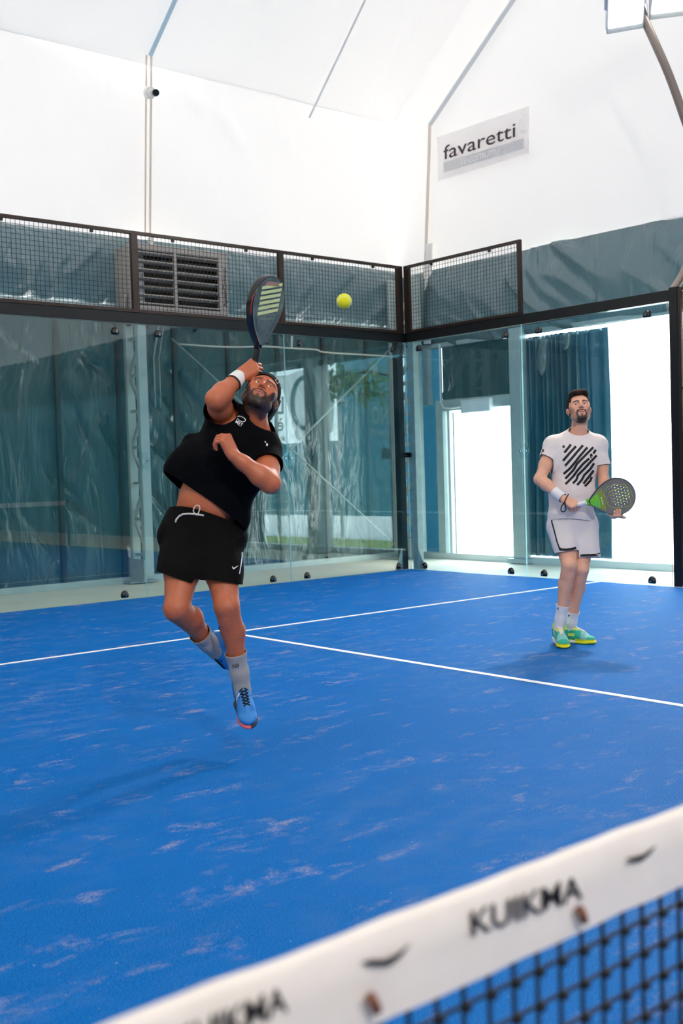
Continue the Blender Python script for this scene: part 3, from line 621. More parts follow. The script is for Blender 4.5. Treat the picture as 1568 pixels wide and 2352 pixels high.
# ------------------------------------------------------------------ net
nt_ = empty('padel_net', (-5, -10, 0), 'padel net with white lettered tape and dark twine across the foreground', 'net')
n = 700; V = []; F = []
prof = [(-.008, .812), (-.0095, .86), (-.008, .893), (0, .902), (.008, .893), (.0095, .86), (.008, .812)]
xs_ = np.concatenate([np.linspace(-9.98, -8.5, 240), np.linspace(-8.4, -.02, 120)])
for x in xs_:
    sag = -.035*(1-((x+5)/5)**2)*0; wv = .0010*math.sin(x*34)+.0006*math.sin(x*71+1)
    for (py, pz) in prof: V.append((x, -10+py+wv, pz+sag+.0005*math.sin(x*25+.5)))
m_ = len(prof)
for i in range(len(xs_)-1):
    for k in range(m_-1): F.append((i*m_+k, (i+1)*m_+k, (i+1)*m_+k+1, i*m_+k+1))
tape = mesh_obj('top_tape', V, F, M['tape'], nt_, smooth=True, label='white tape with dark lettering')
g = MB(); p_ = .0365
for x in np.arange(-9.96, -.02, p_): g.bar((x, -10, .05), (x, -10, .82), .0035)
for z in np.arange(.80-p_*.35, .05, -p_): g.bar((-9.98, -10, z), (-.02, -10, z), .0035)
for x in np.arange(-9.96, -8.5, p_):
    for z in np.arange(.80-p_*.35, .3, -p_): g.bar((x, -10.004, z-.004), (x, -10.004, z+.004), .008, .008)
g.build('twine_mesh', M['net'], nt_)
for x in (-10.03, .03): MB().tube([(x, -10, 0), (x, -10, .93)], .035, 14).build('net_post', M['steel'], nt_, smooth=True)
ty = lambda u, v: ony(u, v, -10.0125)
for o in (px_text('KUIKMA', (1084, 2152), (1338, 2062), (1080, 2090), ty, M['tapeink'], 'lettering', nt_, off=.012), px_text('KUIKMA', (405, 2430), (662, 2322), (398, 2362), ty, M['tapeink'], 'lettering', nt_, off=.012)): pass
for a in ([(828, 2210), (850, 2204), (885, 2203), (912, 2190), (945, 2165), (920, 2200), (895, 2218), (850, 2219)], [(1437, 1972), (1455, 1968), (1478, 1962), (1508, 1940), (1494, 1962), (1474, 1978), (1450, 1981)]):
    mesh_obj('emblem', [ty(*p) for p in a], [list(range(len(a)))], M['tapeink'], nt_)
for u, v in ((1328, 2098), (850, 2300)):
    q = ty(u, v); MB().tube([q+np.array((-.004, -.004, .008)), q+np.array((.0, -.006, .0)), q+np.array((.004, -.004, -.008))], .005, 8).build('tie', M['rust'], nt_, smooth=True)

# ------------------------------------------------------------------ smooth bodies: signed distances blended and skinned (surface nets)
def nrm(v): v = np.array(v, float); return v/np.linalg.norm(v)
class Body:
    def __init__(s): s.p = []; s.fn = None
    def _add(s, kind, data, lo, hi, k, sub): s.p.append((kind, data, np.array(lo)-k*1.5-.014, np.array(hi)+k*1.5+.014, k, sub)); return s
    def cone(s, a, b, ra, rb=None, k=.02, sub=False):
        a = np.array(a, float); b = np.array(b, float); rb = ra if rb is None else rb; R = max(ra, rb)
        return s._add('c', (a, b, ra, rb), np.minimum(a, b)-R, np.maximum(a, b)+R, k, sub)
    def chain(s, pts, rs, k=.02, sub=False):
        for i in range(len(pts)-1): s.cone(pts[i], pts[i+1], rs[i], rs[i+1], k, sub)
        return s
    def ell(s, c, r, ax=None, k=.02, sub=False):
        ax = np.eye(3) if ax is None else np.array(ax, float); c = np.array(c, float); e = np.abs(ax*np.array(r)[:, None]).sum(0) if False else np.sqrt(((ax*np.array(r, float)[:, None])**2).sum(0))
        return s._add('e', (c, np.array(r, float), ax), c-e, c+e, k, sub)
    def box(s, c, h, ax=None, rnd=.01, k=.005, sub=False):
        ax = np.eye(3) if ax is None else np.array(ax, float); c = np.array(c, float); e = np.abs(ax*np.array(h, float)[:, None]).sum(0)
        return s._add('b', (c, np.array(h, float), ax, rnd), c-e, c+e, k, sub)
    def dist(s, P, prims=None):
        d = np.full(P.shape[:-1], .2, np.float32)
        for kind, D, lo, hi, k, sub in (prims if prims is not None else s.p):
            if kind == 'c':
                a, b, ra, rb = D; ba = b-a; L2 = max(ba@ba, 1e-12); L = math.sqrt(L2); h = np.clip(((P-a)@ba)/L2, 0, 1)
                q = np.linalg.norm(P-a-h[..., None]*ba, axis=-1)-(ra+(rb-ra)*h)
            elif kind == 'e':
                c, r, ax = D; L = (P-c)@ax.T; k0 = np.linalg.norm(L/r, axis=-1); k1 = np.linalg.norm(L/(r*r), axis=-1)+1e-9; q = k0*(k0-1)/k1
            else:
                c, h, ax, rn = D; L = np.abs((P-c)@ax.T)-h+rn; q = np.linalg.norm(np.maximum(L, 0), axis=-1)+np.minimum(L.max(-1), 0)-rn
            if sub:
                t = np.clip(.5-.5*(d+q)/k, 0, 1); d = d+(-q-d)*t+k*t*(1-t)
            else:
                t = np.clip(.5+.5*(q-d)/k, 0, 1); d = d*t+q*(1-t)-k*t*(1-t)
        if s.fn is not None: d = d+s.fn(P)
        return d.astype(np.float32)
    def skin(s, h, B=24):
        lo = np.min([p[2] for p in s.p if not p[5]], 0)-.02; hi = np.max([p[3] for p in s.p if not p[5]], 0)+.02
        N = np.ceil((hi-lo)/h/B).astype(int); G = (N*B+2).astype(np.int64); VP = []; VI = []; Qs = []
        gid = lambda I: (I[..., 0]*G[1]+I[..., 1])*G[2]+I[..., 2]
        r = np.arange(B+1); base = np.stack(np.meshgrid(r, r, r, indexing='ij'), -1); hd = B*h*.87
        for bi in range(N[0]):
            for bj in range(N[1]):
                for bk in range(N[2]):
                    o = np.array((bi, bj, bk))*B; p0 = lo+o*h; p1 = p0+B*h
                    pr = [p for p in s.p if (p[2] < p1).all() and (p[3] > p0).all()]
                    if not any(not p[5] for p in pr): continue
                    S = s.dist(p0+base*h, pr); neg = S < 0
                    if neg.all() or not neg.any(): continue
                    pos = np.zeros((B, B, B, 3), np.float32); cnt = np.zeros((B, B, B), np.float32)
                    for ax in range(3):
                        A = np.moveaxis(S, ax, 0); a, b = A[:-1], A[1:]; cr = (a < 0) != (b < 0); t = np.where(cr, a/np.where(cr, a-b, 1), 0)
                        cr = np.moveaxis(cr, 0, ax); t = np.moveaxis(t, 0, ax)
                        sl = [slice(0, B+1)]*3; sl[ax] = slice(0, B); pt = base[tuple(sl)].astype(np.float32).copy(); pt[..., ax] += t; pt *= cr[..., None]; c1 = cr.astype(np.float32)
                        o1, o2 = [a_ for a_ in range(3) if a_ != ax]
                        for da in (0, 1):
                            for db in (0, 1):
                                q = [slice(None)]*3; q[o1] = slice(da, B+da); q[o2] = slice(db, B+db); pos += pt[tuple(q)]; cnt += c1[tuple(q)]
                        # quads on edges this block owns
                        q = [slice(0, B)]*3; own = np.argwhere(cr[tuple(q)]); 
                        if len(own):
                            g = own+o; u1 = np.zeros(3, int); u1[o1] = 1; u2 = np.zeros(3, int); u2[o2] = 1
                            Q = np.stack([gid(g-u1-u2), gid(g-u2), gid(g), gid(g-u1)], -1)
                            sg = S[tuple(own.T)] < 0; flip = sg if ax != 1 else ~sg
                            Q[~flip] = Q[~flip][:, ::-1]; Qs.append(Q)
                    m = cnt > 0; ids = np.argwhere(m); VI.append(gid(ids+o)); VP.append(p0+h*(pos[m]/cnt[m][:, None]))
        V = np.concatenate(VP); I = np.concatenate(VI); Q = np.concatenate(Qs); od = np.argsort(I); I = I[od]; V = V[od]
        J = np.searchsorted(I, Q); J[J >= len(I)] = 0; ok = (I[J] == Q).all(1); return V, J[ok]
def inflate(prims, d):
    out = []
    for kind, D, lo, hi, k, sub in prims:
        if sub: continue
        if kind == 'c': D = (D[0], D[1], D[2]+d, D[3]+d)
        elif kind == 'e': D = (D[0], D[1]+d, D[2])
        out.append((kind, D, lo-d, hi+d, k, sub))
    return out
def drop_small(V, Q, keep):
    """keep the faces whose centre passes keep(), drop unused vertices"""
    Q = Q[keep(V[Q].mean(1))]; u, inv = np.unique(Q, return_inverse=True); return V[u], inv.reshape(Q.shape)
def relax(V, Q, n=2, f=.5):
    E = np.concatenate([Q[:, [0, 1]], Q[:, [1, 2]], Q[:, [2, 3]], Q[:, [3, 0]]]); 
    for _ in range(n):
        A = np.zeros_like(V); c = np.zeros(len(V))
        for k in range(3):
            A[:, k] = np.bincount(E[:, 0], V[E[:, 1], k], len(V))+np.bincount(E[:, 1], V[E[:, 0], k], len(V))
        c = np.bincount(E[:, 0], minlength=len(V))+np.bincount(E[:, 1], minlength=len(V)); V = V+f*(A/np.maximum(c, 1)[:, None]-V)
    return V
def skin_obj(name, body, h, m, parent, cut=None, keep=None, thick=0, col=None, sm=1, **k):
    V, Q = body.skin(h); V = relax(V, Q, sm)
    if keep is not None: V, Q = drop_small(V, Q, keep)
    o = mesh_obj(name, V, Q, m, parent, smooth=True, **k)
    if cut:
        bm = bmesh.new(); bm.from_mesh(o.data)
        for co, no, sel in cut:      # remove what lies on the far side of a plane, only where sel() holds
            co = np.array(co, float); no = nrm(no)
            fs = [f for f in bm.faces if sel is None or sel(np.array(f.calc_center_median()))]
            es = {e for f in fs for e in f.edges}; vs = {v for f in fs for v in f.verts}
            bmesh.ops.bisect_plane(bm, geom=list(fs)+list(es)+list(vs), plane_co=Vector(co), plane_no=Vector(no), clear_outer=False)
            kill = [f for f in bm.faces if (np.array(f.calc_center_median())-co)@no > 1e-5 and (sel is None or sel(np.array(f.calc_center_median())))]
            bmesh.ops.delete(bm, geom=kill, context='FACES')
        bm.edges.ensure_lookup_table(); bnd = {}
        for e in bm.edges:
            if len(e.link_faces) == 1:
                a, c_ = e.verts; bnd.setdefault(a, []).append(c_); bnd.setdefault(c_, []).append(a)
        for _ in range(14):
            new = {v: v.co*.5+(sum((q.co for q in n_), Vector())/len(n_))*.5 for v, n_ in bnd.items() if len(n_) == 2}
            for v, co_ in new.items(): v.co = co_
        bm.to_mesh(o.data); bm.free(); o.data.polygons.foreach_set('use_smooth', np.ones(len(o.data.polygons), dtype=bool))
    if thick:
        s_ = o.modifiers.new('cloth', 'SOLIDIFY'); s_.thickness = thick; s_.offset = -1
    if col is not None:
        me = o.data; n = len(me.vertices); W_ = np.empty(n*3); me.vertices.foreach_get('co', W_); W_ = W_.reshape(-1, 3)
        cc = np.ones((n, 4), np.float32); cc[:, :3] = col(W_); at_ = me.color_attributes.new('col', 'FLOAT_COLOR', 'POINT'); at_.data.foreach_set('color', cc.ravel())
    return o
def sstep(x, a, b): t = np.clip((x-a)/(b-a), 0, 1); return t*t*(3-2*t)
def hash3(P, f=1., seed=0):
    return np.sin(P[..., 0]*f*12.99+P[..., 1]*f*7.23+seed)*np.sin(P[..., 1]*f*11.3-P[..., 2]*f*9.7+seed*2)*np.sin(P[..., 2]*f*13.1+P[..., 0]*f*5.9)
def decal(name, target, loops, m, parent, off=.0018, grid=.0, maxd=99):
    """print or emblem lying on cloth: each outline point is dropped onto the surface the photo shows there"""
    V, F = poly2d(loops)
    return drape(name, target, V[:, :2], F, m, parent, off, maxd)
def drape(name, target, UV, F, m, parent, off=.0018, maxd=99, sub=2):
    bm = bmesh.new(); vs = [bm.verts.new((u, v, 0)) for u, v in UV]
    for f in F:
        try: bm.faces.new([vs[i] for i in f])
        except ValueError: pass
    bmesh.ops.triangulate(bm, faces=bm.faces[:]); 
    for _ in range(sub):
        es = [e for e in bm.edges if e.calc_length() > 4.0]
        if es: bmesh.ops.subdivide_edges(bm, edges=es, cuts=1); bmesh.ops.triangulate(bm, faces=bm.faces[:])
    dg = bpy.context.evaluated_depsgraph_get(); bpy.context.view_layer.update()
    T_ = target if isinstance(target, BVHTree) else bvh(target)
    bad = []
    for v in bm.verts:
        d = Vector(ray(v.co.x, v.co.y)).normalized(); loc, n, i, ds = T_.ray_cast(Vector(CAM), d)
        if loc is None or ds > maxd: bad.append(v); continue
        v.co = loc-d*off
    if bad: bmesh.ops.delete(bm, geom=bad, context='VERTS')
    me = bpy.data.meshes.new(name); bm.to_mesh(me); bm.free(); me.materials.append(m)
    o = bpy.data.objects.new(name, me); place(o, parent); 
    if len(me.vertices) == 0: bpy.data.objects.remove(o); return None
    return o
def bvh(o):
    me = o.data; return BVHTree.FromPolygons([v.co[:] for v in me.vertices], [list(p.vertices) for p in me.polygons])
def strip(pts, w):
    """a brush stroke (px) as an outline"""
    P = [np.array(p, float) for p in pts]; L = []; R_ = []
    if not isinstance(w, (list, tuple)): w = [w]*len(P)
    for i, p in enumerate(P):
        d = P[min(i+1, len(P)-1)]-P[max(i-1, 0)]; d /= np.linalg.norm(d); n = np.array((-d[1], d[0])); L.append(p+n*w[i]/2); R_.append(p-n*w[i]/2)
    return L+R_[::-1]

# ---- head, hand and shoe builders in local axes
class Frame:
    def __init__(s, o, X, Y, Z, sc=1.): s.o = np.array(o, float); s.A = np.array([nrm(X), nrm(Y), nrm(Z)]); s.s = sc
    def __call__(s, x, y, z): return s.o+s.s*(np.array((x, y, z), float)@s.A)
    def loc(s, P): return ((P-s.o)@s.A.T)/s.s
def head_axes(pitch, yaw, roll):
    """face towards the camera, then tilted back by pitch, turned by yaw, leaned by roll (clockwise in the picture)"""
    X, Y, Z = RT.copy(), -FW.copy(), UP.copy()
    c, s = math.cos(yaw), math.sin(yaw); X, Y = X*c-Y*s, X*s+Y*c
    c, s = math.cos(pitch), math.sin(pitch); Y, Z = Y*c+Z*s, -Y*s+Z*c
    c, s = math.cos(roll), math.sin(roll)
    def rr(v):
        a, b, d = v@RT, v@UP, v@FW; return RT*(a*c+b*s)+UP*(-a*s+b*c)+FW*d
    return rr(X), rr(Y), rr(Z)
def add_head(b, F, lips_open=0., beard=0.):
    s = F.s; A = F.A
    def el(c, r, k=.012, sub=False): b.ell(F(*c), np.array(r)*s, A, k, sub)
    def co(a, c, ra, rb, k=.01, sub=False): b.cone(F(*a), F(*c), ra*s, rb*s, k, sub)
    el((0, -.012, .045), (.0765, .098, .097), .02)
    el((0, .03, .02), (.068, .062, .092), .03)
    el((0, .030, -.045), (.0585, .062, .052), .03)
    el((0, .070, -.082), (.026, .022, .017), .022)
    el((0, .062, -.05), (.036, .034, .03), .02)
    for q in (-1, 1):
        el((q*.046, .058, .000), (.020, .022, .020), .022)                     # cheekbone
        co((q*.052, .02, -.05), (q*.022, .072, -.085), .017, .013, .02)        # jaw line
        co((q*.014, .090, .043), (q*.050, .073, .041), .0085, .008, .014)      # brow
    co((0, .088, .036), (0, .107, .002), .0085, .0115, .012)
    co((0, .107, .002), (0, .107, -.001), .0115, .0110, .006)
    for q in (-1, 1): el((q*.0125, .098, -.006), (.0085, .010, .0075), .007)
    for q in (-1, 1): el((q*.031, .093, .023), (.0185, .011, .0125), .012, True)  # socket
    for q in (-1, 1):
        el((q*.031, .0725, .0235), (.0165, .0150, .0140), .006)                  # lids over the eyeball
        el((q*.031, .0905, .0230), (.0128, .0090, .0052), .002, True)             # the opening between the lids
    for q in (-1, 1): el((q*.0065, .1085, -.0125), (.0042, .0055, .0040), .002, True)
    el((0, .091, -.034), (.022, .0085, .0062), .007); el((0, .090, -.0475), (.0195, .0085, .0068), .007)
    el((0, .100, -.0405), (.022, .007, .0018+lips_open), .003, True)
    for q in (-1, 1):
        Xa, Ya, Za = A; ea = np.array([Xa*.85-q*0*Ya+0*Za, Ya, Za])
        el((q*.079, -.008, .004), (.0085, .019, .031), .007); el((q*.084, -.022, .012), (.009, .009, .022), .008)
        el((q*.0885, -.002, .006), (.0065, .0095, .017), .004, True)
    return b
def face_colour(F, P, skin, lip, hair, stubble, dense, arch=False):
    """skin, lips, brows and beard of the head; P world points"""
    L = F.loc(P); x, y, z = L.T; ax = np.abs(x); C_ = np.tile(np.array(skin), (len(P), 1))
    near = ((x/.104)**2+(y/.135)**2+(z/.165)**2 < 1)
    n1 = hash3(P, 60)*.5+hash3(P, 23, 3)*.5
    rough = (1+.06*hash3(P, 9, 1))[:, None]; C_ = C_*rough
    red = (np.exp(-((ax-.042)/.02)**2-((z-.0)/.02)**2)+.8*np.exp(-((z-.002)/.015)**2-(ax/.014)**2))*near*(y > .03); C_ *= (1-np.array((.02, .22, .22))*red[:, None]*.8)
    ear = near*(ax > .078)*(y < .03); C_ *= (1-np.array((0, .18, .16))*ear[:, None])
    def put(m, c): m = np.clip(m, 0, 1)*near; C_[:] = C_*(1-m[:, None])+np.array(c)*m[:, None]
    lm = ((x/.0235)**2+((z+.0405)/.0125)**2 < 1)&(y > .075); put(lm*.9, lip)
    line = (ax < .022)&(np.abs(z+.0405+.06*ax) < .0022)&(y > .08); put(line*.85, np.array(lip)*.25)  # shade of the gap between the lips, put into the colour
    # beard
    jawz = -.034+.055*sstep(ax, .034, .074)
    cheek = sstep(jawz-z+.004*n1, -.006, .012)*sstep(y, -.022, -.008); under = sstep(z, -.125, -.108)
    mou = 1.25*np.exp(-((z+.0240+.20*ax)/.0068)**2)*sstep(.038-ax, 0, .008)*(y > .06)
    el_ = np.sqrt((x/.034)**2+((z+.050)/.0335)**2); corner = np.exp(-((el_-1)/.17)**2)*(z < -.026)*(y > .03)
    goat = sstep(-z, .068, .080)*(1-sstep(ax, .028, .048))*sstep(y, .02, .045)*sstep(z, -.125, -.100); soul = np.exp(-(ax/.008)**2)*(z < -.055)*(z > -.078)*(y > .05)
    inner = sstep(1.25-((x/.027)**2+((z+.046)/.022)**2), 0, .4)
    st = cheek*under*np.clip(stubble+.25*n1, 0, 1)*(1-inner*.8)
    put(st, hair); put(np.clip((mou+corner+goat+soul)*dense, 0, 1)*(~lm), hair)
    # brows
    bz = .0385+.0075*np.sin(math.pi*np.clip((ax-.008)/.048, 0, 1)) if arch else .043+.10*(ax-.014)-2.2*np.maximum(ax-.036, 0)**1*.35
    br = np.exp(-((z-bz)/.0042)**2)*(ax > .010)*(ax < .053)*(y > .045); put(br*1.3, hair)
    eyel = ((ax-.031)/.0165)**2+((z-.0235)/.0085)**2; put(((eyel < 1.15)&(eyel > .45)&(y > .06)&(z > .0235))*.55, np.array(skin)*.35)
    put(((ax < .0125)&(z < -.0095)&(z > -.018)&(y > .098)&(ax > .002))*.45, np.array(skin)*.12)  # shade inside the nostrils, painted into the skin colour
    return C_
def add_eyes(F, parent, gaze, iris):
    g = nrm(gaze)
    for q in (-1, 1):
        c = F(q*.031, .0745, .0232); r = .0125*F.s; n = 22; V = []; Fc = []; mi = []
        X = nrm(np.cross(g, (0.1, .2, .97))); Z = np.cross(X, g)
        for i in range(n+1):
            th = math.pi*i/n
            for j in range(24):
                a = 2*math.pi*j/24; V.append(c+r*(g*math.cos(th)+(X*math.cos(a)+Z*math.sin(a))*math.sin(th)))
        for i in range(n):
            for j in range(24):
                Fc.append((i*24+j, i*24+(j+1) % 24, (i+1)*24+(j+1) % 24, (i+1)*24+j)); th = math.degrees(math.pi*(i+.5)/n); mi.append(2 if th < 13 else 1 if th < 29 else 0)
        mesh_obj('eye', V, Fc, [M['eyewhite'], iris, M['pupil']], parent, smooth=True, mi=mi)
def add_hand(b, W_, D, N, T_, curls, L=.19, spread=None, thumb=None, k=.006):
    """wrist point, finger direction D, back-of-hand normal N, thumb side T_; curls = per finger 3 bend angles (towards the palm)"""
    W_ = np.array(W_, float); D = nrm(D); N = nrm(np.array(N)-D*(np.array(N)@D)); T_ = nrm(np.array(T_, float)-D*(np.array(T_)@D)-N*(np.array(T_)@N)); s = L/.19
    kn = []; fl = ((.041, .025, .020), (.045, .029, .021), (.042, .027, .021), (.033, .020, .018)); fr = (.0088, .0090, .0085, .0076)
    offs = (.030, .0095, -.011, -.029); kd = (.088, .092, .087, .079)
    for i in range(4):
        p0 = W_+D*.008*s+T_*offs[i]*.62*s; p1 = W_+D*kd[i]*s+T_*offs[i]*s+N*.002*s; kn.append(p1)
        b.cone(p0, p1, .0150*s, .0112*s, .014*s)
    b.cone(W_+D*.03*s+T_*.022*s-N*.006*s, W_+D*.055*s+T_*.024*s-N*.008*s, .016*s, .012*s, .014*s); b.cone(W_+D*.025*s-T_*.02*s-N*.006*s, W_+D*.07*s-T_*.024*s-N*.005*s, .013*s, .010*s, .014*s)
    tips = []
    for i in range(4):
        p = kn[i]; d = nrm(D+T_*((spread or (0.05, 0, -.04, -.10))[i])); ang = 0.; pts = [p]
        for j in range(3):
            ang += curls[i][j]; v = d*math.cos(ang)-N*math.sin(ang); p = p+v*fl[i][j]*s; pts.append(p)
        r0 = fr[i]*s; b.chain(pts, [r0*1.12, r0*1.02, r0*.95, r0*.82], k=.0035)
        tips.append(pts)
    tp = thumb or ((.020, .030, -.010), (.052, .046, -.020), (.080, .044, -.030), (.102, .036, -.036))
    pts = [W_+D*a*s+T_*c*s+N*e*s for a, c, e in tp]; b.chain(pts, [.015*s, .0125*s, .0105*s, .0090*s], k=.010)
    return kn, tips, pts
def limb_arm(b, S, E, W_, s=1., fore=None):
    S, E, W_ = map(lambda v: np.array(v, float), (S, E, W_))
    b.ell(S, np.array((.058, .058, .062))*s, None, .03); b.cone(S, S*.45+E*.55, .052*s, .047*s, .03); b.cone(S*.45+E*.55, E, .047*s, .038*s, .03)
    m = E*.72+W_*.28; b.cone(E, m, .040*s, .043*s, .03); b.cone(m, E*.25+W_*.75, .043*s, .030*s, .02); b.cone(E*.25+W_*.75, W_, .030*s, .0265*s, .02)
def limb_leg(b, H, K, A_, back, s=1.):
    H, K, A_, back = map(lambda v: np.array(v, float), (H, K, A_, back)); back = nrm(back)
    b.cone(H, H*.5+K*.5, .088*s, .076*s, .04); b.cone(H*.5+K*.5, K, .076*s, .054*s, .03)
    b.ell(K-back*.018*s, np.array((.042, .042, .046))*s, None, .02); b.cone(K, K*.85+A_*.15, .052*s, .047*s, .02)
    m = K*.70+A_*.30+back*.016*s; b.cone(K*.9+A_*.1, m, .047*s, .052*s, .02); b.cone(m, K*.30+A_*.70, .051*s, .034*s, .02); b.cone(K*.3+A_*.7, A_, .034*s, .031*s, .02)
    b.cone(K*.85+A_*.15-back*.02*s, A_*.8+K*.2+back*.0*s, .030*s, .022*s, .02)
def shoe(parent, ankle, toe_dir, up, L, mats, label, accent=None, laces='black', side=1):
    """ankle = ankle joint; shoe with sole, upper, tongue and laces as parts"""
    Y = nrm(toe_dir); Z = nrm(np.array(up, float)-Y*(np.array(up)@Y)); X = np.cross(Y, Z); F = Frame(ankle, X, Y, Z, L/.30)
    b = Body(); s = F.s; A = F.A
    b.ell(F(0, -.035, -.035), np.array((.036, .048, .045))*s, A, .02); b.cone(F(0, -.02, .01), F(0, -.03, -.04), .040*s, .040*s, .02)
    b.ell(F(0, .06, -.052), np.array((.042, .075, .036))*s, A, .03); b.ell(F(.004*side, .135, -.062), np.array((.046, .062, .027))*s, A, .03)
    b.cone(F(0, .02, -.005), F(0, .10, -.038), .032*s, .030*s, .025)
    b.cone(F(0, -.04, .022), F(0, -.035, -.01), .036*s, .040*s, .02)
    b.box(F(0, .03, -.135), np.array((.2, .4, .05))*s, A, .001, .004, True)
    b.cone(F(0, -.005, .07), F(0, -.01, .0), .034*s, .031*s, .004, True)
    up_o = skin_obj('shoe', b, .003, mats[0], parent, label=label, col=(lambda P: accent(F.loc(P))) if accent else None)
    so = Body()
    so.box(F(0, -.03, -.088), np.array((.037, .062, .011))*s, A, .010*s, .02); so.box(F(.004*side, .075, -.088), np.array((.044, .075, .010))*s, A, .010*s, .03); so.ell(F(.004*side, .145, -.082), np.array((.047, .062, .018))*s, A, .02)
    so.box(F(0, .03, -.150), np.array((.2, .4, .0525))*s, A, .001, .003, True); so.box(F(0, .03, -.032), np.array((.2, .4, .041))*s, A, .001, .003, True)
    skin_obj('sole', so, .003, mats[1], up_o, col=(lambda P: accent(F.loc(P), True)) if accent else None)
    lb = MB(); T_ = bvh(up_o)
    for i in range(6):
        y = .025+.016*i; w = .020-.0008*i
        for q in (-1, 1):
            pts = []
            for t in np.linspace(-1, 1, 7):
                a = F(w*t*q, y+.008*(t+1), .08); loc, n_, ix, ds = T_.ray_cast(Vector(a), Vector(-F.A[2])); 
                if loc is not None: pts.append(np.array(loc)+F.A[2]*.0025)
            if len(pts) > 2: lb.tube(pts, .0030, 6)
    a = F(0, .022, .0); 
    loc, n_, ix, ds = T_.ray_cast(Vector(F(0, .02, .09)), Vector(-F.A[2])); a = np.array(loc)+F.A[2]*.003 if loc is not None else a
    for q in (-1, 1):
        lb.tube([a, a+F.A[0]*q*.018+F.A[2]*.008+F.A[1]*.004, a+F.A[0]*q*.030+F.A[1]*.014+F.A[2]*.002, a+F.A[0]*q*.014+F.A[1]*.020, a], .003, 6)
        lb.tube([a, a+F.A[0]*q*.016+F.A[1]*.022+F.A[2]*.004, a+F.A[0]*q*.026+F.A[1]*.045], .0028, 6)
    lb.build('laces', M[laces], up_o, smooth=True)
    return F, up_o
def sock(parent, K, A_, f0, f1, r0, r1, m, label):
    K, A_ = np.array(K, float), np.array(A_, float); b = Body(); a, c = K*(1-f0)+A_*f0, K*(1-f1)+A_*f1
    b.chain([a-(c-a)*.3, a, (a+c)/2, c], [r0*1.05, r0, (r0+r1)/2*.97, r1], .02)
    d = nrm(c-a); rib = lambda P: .0006*np.sin(((P-a)@d)*900)
    b.fn = rib; o = skin_obj('sock', b, .003, m, parent, cut=[(a, a-c, None)], thick=.003, label=label); 
    return o
def racket_mesh(F, W_=.26, Lh=.30, grip=.125, holes=True):
    """teardrop padel racket in local x (across), y (along, tip up), thickness along z"""
    out = []
    for i in range(72):
        a = 2*math.pi*i/72; x = math.sin(a); y = math.cos(a); r = W_/2
        yy = y*(Lh/2); xx = x*r*(1 if y > -.1 else (1-.62*((-y-.1)/.9)**1.25)); out.append((xx, yy))
    return out

# ------------------------------------------------------------------ people
M.update(skin1=vcol_mat('skin_tanned', .48, bump=(180, .25, .0015)), skin2=vcol_mat('skin_light', .5, bump=(180, .2, .001)), eyewhite=mat('eye_white', '#e6ddd6', .25), pupil=mat('pupil', '#070606', .15), iris1=mat('iris_green', '#6b5f3a', .2), iris2=mat('iris_brown', '#4b3524', .2),
         shirt1=mat('black_jersey', '#06070b', .85, bump=(9, .5, .03), spec=.08), shorts1=mat('black_shorts', '#0c0b0a', .8, spec=.1, bump=(9, .5, .03)), print1=mat('shirt_print', '#e8e8ea', .6), sock1=mat('grey_sock', '#a8a4a2', .85, bump=(300, .3, .001)), cord=mat('cord', '#d9d2cb', .7),
         cap=mat('black_cap', '#050609', .8, spec=.15), hair=mat('dark_brown_hair', '#1d120d', .75, spec=.2, bump=(140, .9, .004), var=('#3a241a', 30, .7)), shirt2=mat('pale_lilac_jersey', '#e9dedb', .8, bump=(9, .45, .03)), shorts2=mat('pale_grey_shorts', '#e3dad9', .8, bump=(8, .5, .03)), stripe=mat('black_print', '#151214', .7), sock2=mat('white_sock', '#e9e5e8', .85, bump=(300, .3, .001)), band=mat('white_terry', '#ebe9ea', .9, bump=(400, .5, .002)),
         shoe=vcol_mat('shoe_upper', .55), sole=vcol_mat('shoe_sole', .5), lace_w=mat('lace_white', '#efe9dd', .8), lace_b=mat('lace_black', '#0d0c0e', .8), lime=mat('lime_print', '#c5d64a', .4), green=mat('green_paint', '#6fd02c', .35), grip=mat('grip_white', '#e4e4e4', .7), red=mat('red_line', '#c2303a', .4))
SK1 = np.array((.50, .135, .058)); SK2 = np.array((.82, .42, .28)); LIP1 = (.42, .12, .09); LIP2 = (.62, .22, .19); HR = (.020, .011, .007)

def torso_axes(a, b, l, r_):
    Z = nrm(np.array(b)-np.array(a)); X = np.array(r_)-np.array(l); X = nrm(X-Z*(X@Z)); return np.array([X, np.cross(Z, X), Z])
def person(name, loc, label): return empty(name, loc, label, 'person')

# ================= the player in black, jumping
p1 = person('person', at(470, 1230, 5.35), 'man in black shirt and shorts jumping to smash, black cap worn backwards')
Rs, Ls = at(516, 958, 5.33), at(606, 1036, 5.29); Re, Rw = at(496, 917, 5.12), at(549, 866, 5.27); Le, Lw = at(621, 1110, 5.09), at(537, 1047, 5.03)
RH, LH = at(430, 1228, 5.35), at(498, 1230, 5.36); RK, LK = at(406, 1396, 5.15), at(521, 1393, 5.17); RA, LA = at(492, 1492, 5.42), at(556, 1580, 5.29)
AX = torso_axes(at(464, 1215, 5.35), at(583, 985, 5.32), Rs, Ls)
F1 = Frame(at(596, 917, 5.27), *head_axes(math.radians(37), math.radians(-2), math.radians(20)), .99)
b = Body()
b.ell(at(546, 1022, 5.32), (.165, .110, .165), AX, .05); b.ell(at(505, 1100, 5.33), (.150, .110, .17), AX, .05); b.ell(at(478, 1150, 5.33), (.146, .112, .15), AX, .04); b.ell(at(464, 1215, 5.36), (.165, .115, .12), AX, .04)
nT = len(b.p); b.cone(Rs, at(575, 985, 5.33), .055, .05, .04); b.cone(Ls, at(590, 995, 5.32), .055, .05, .04)
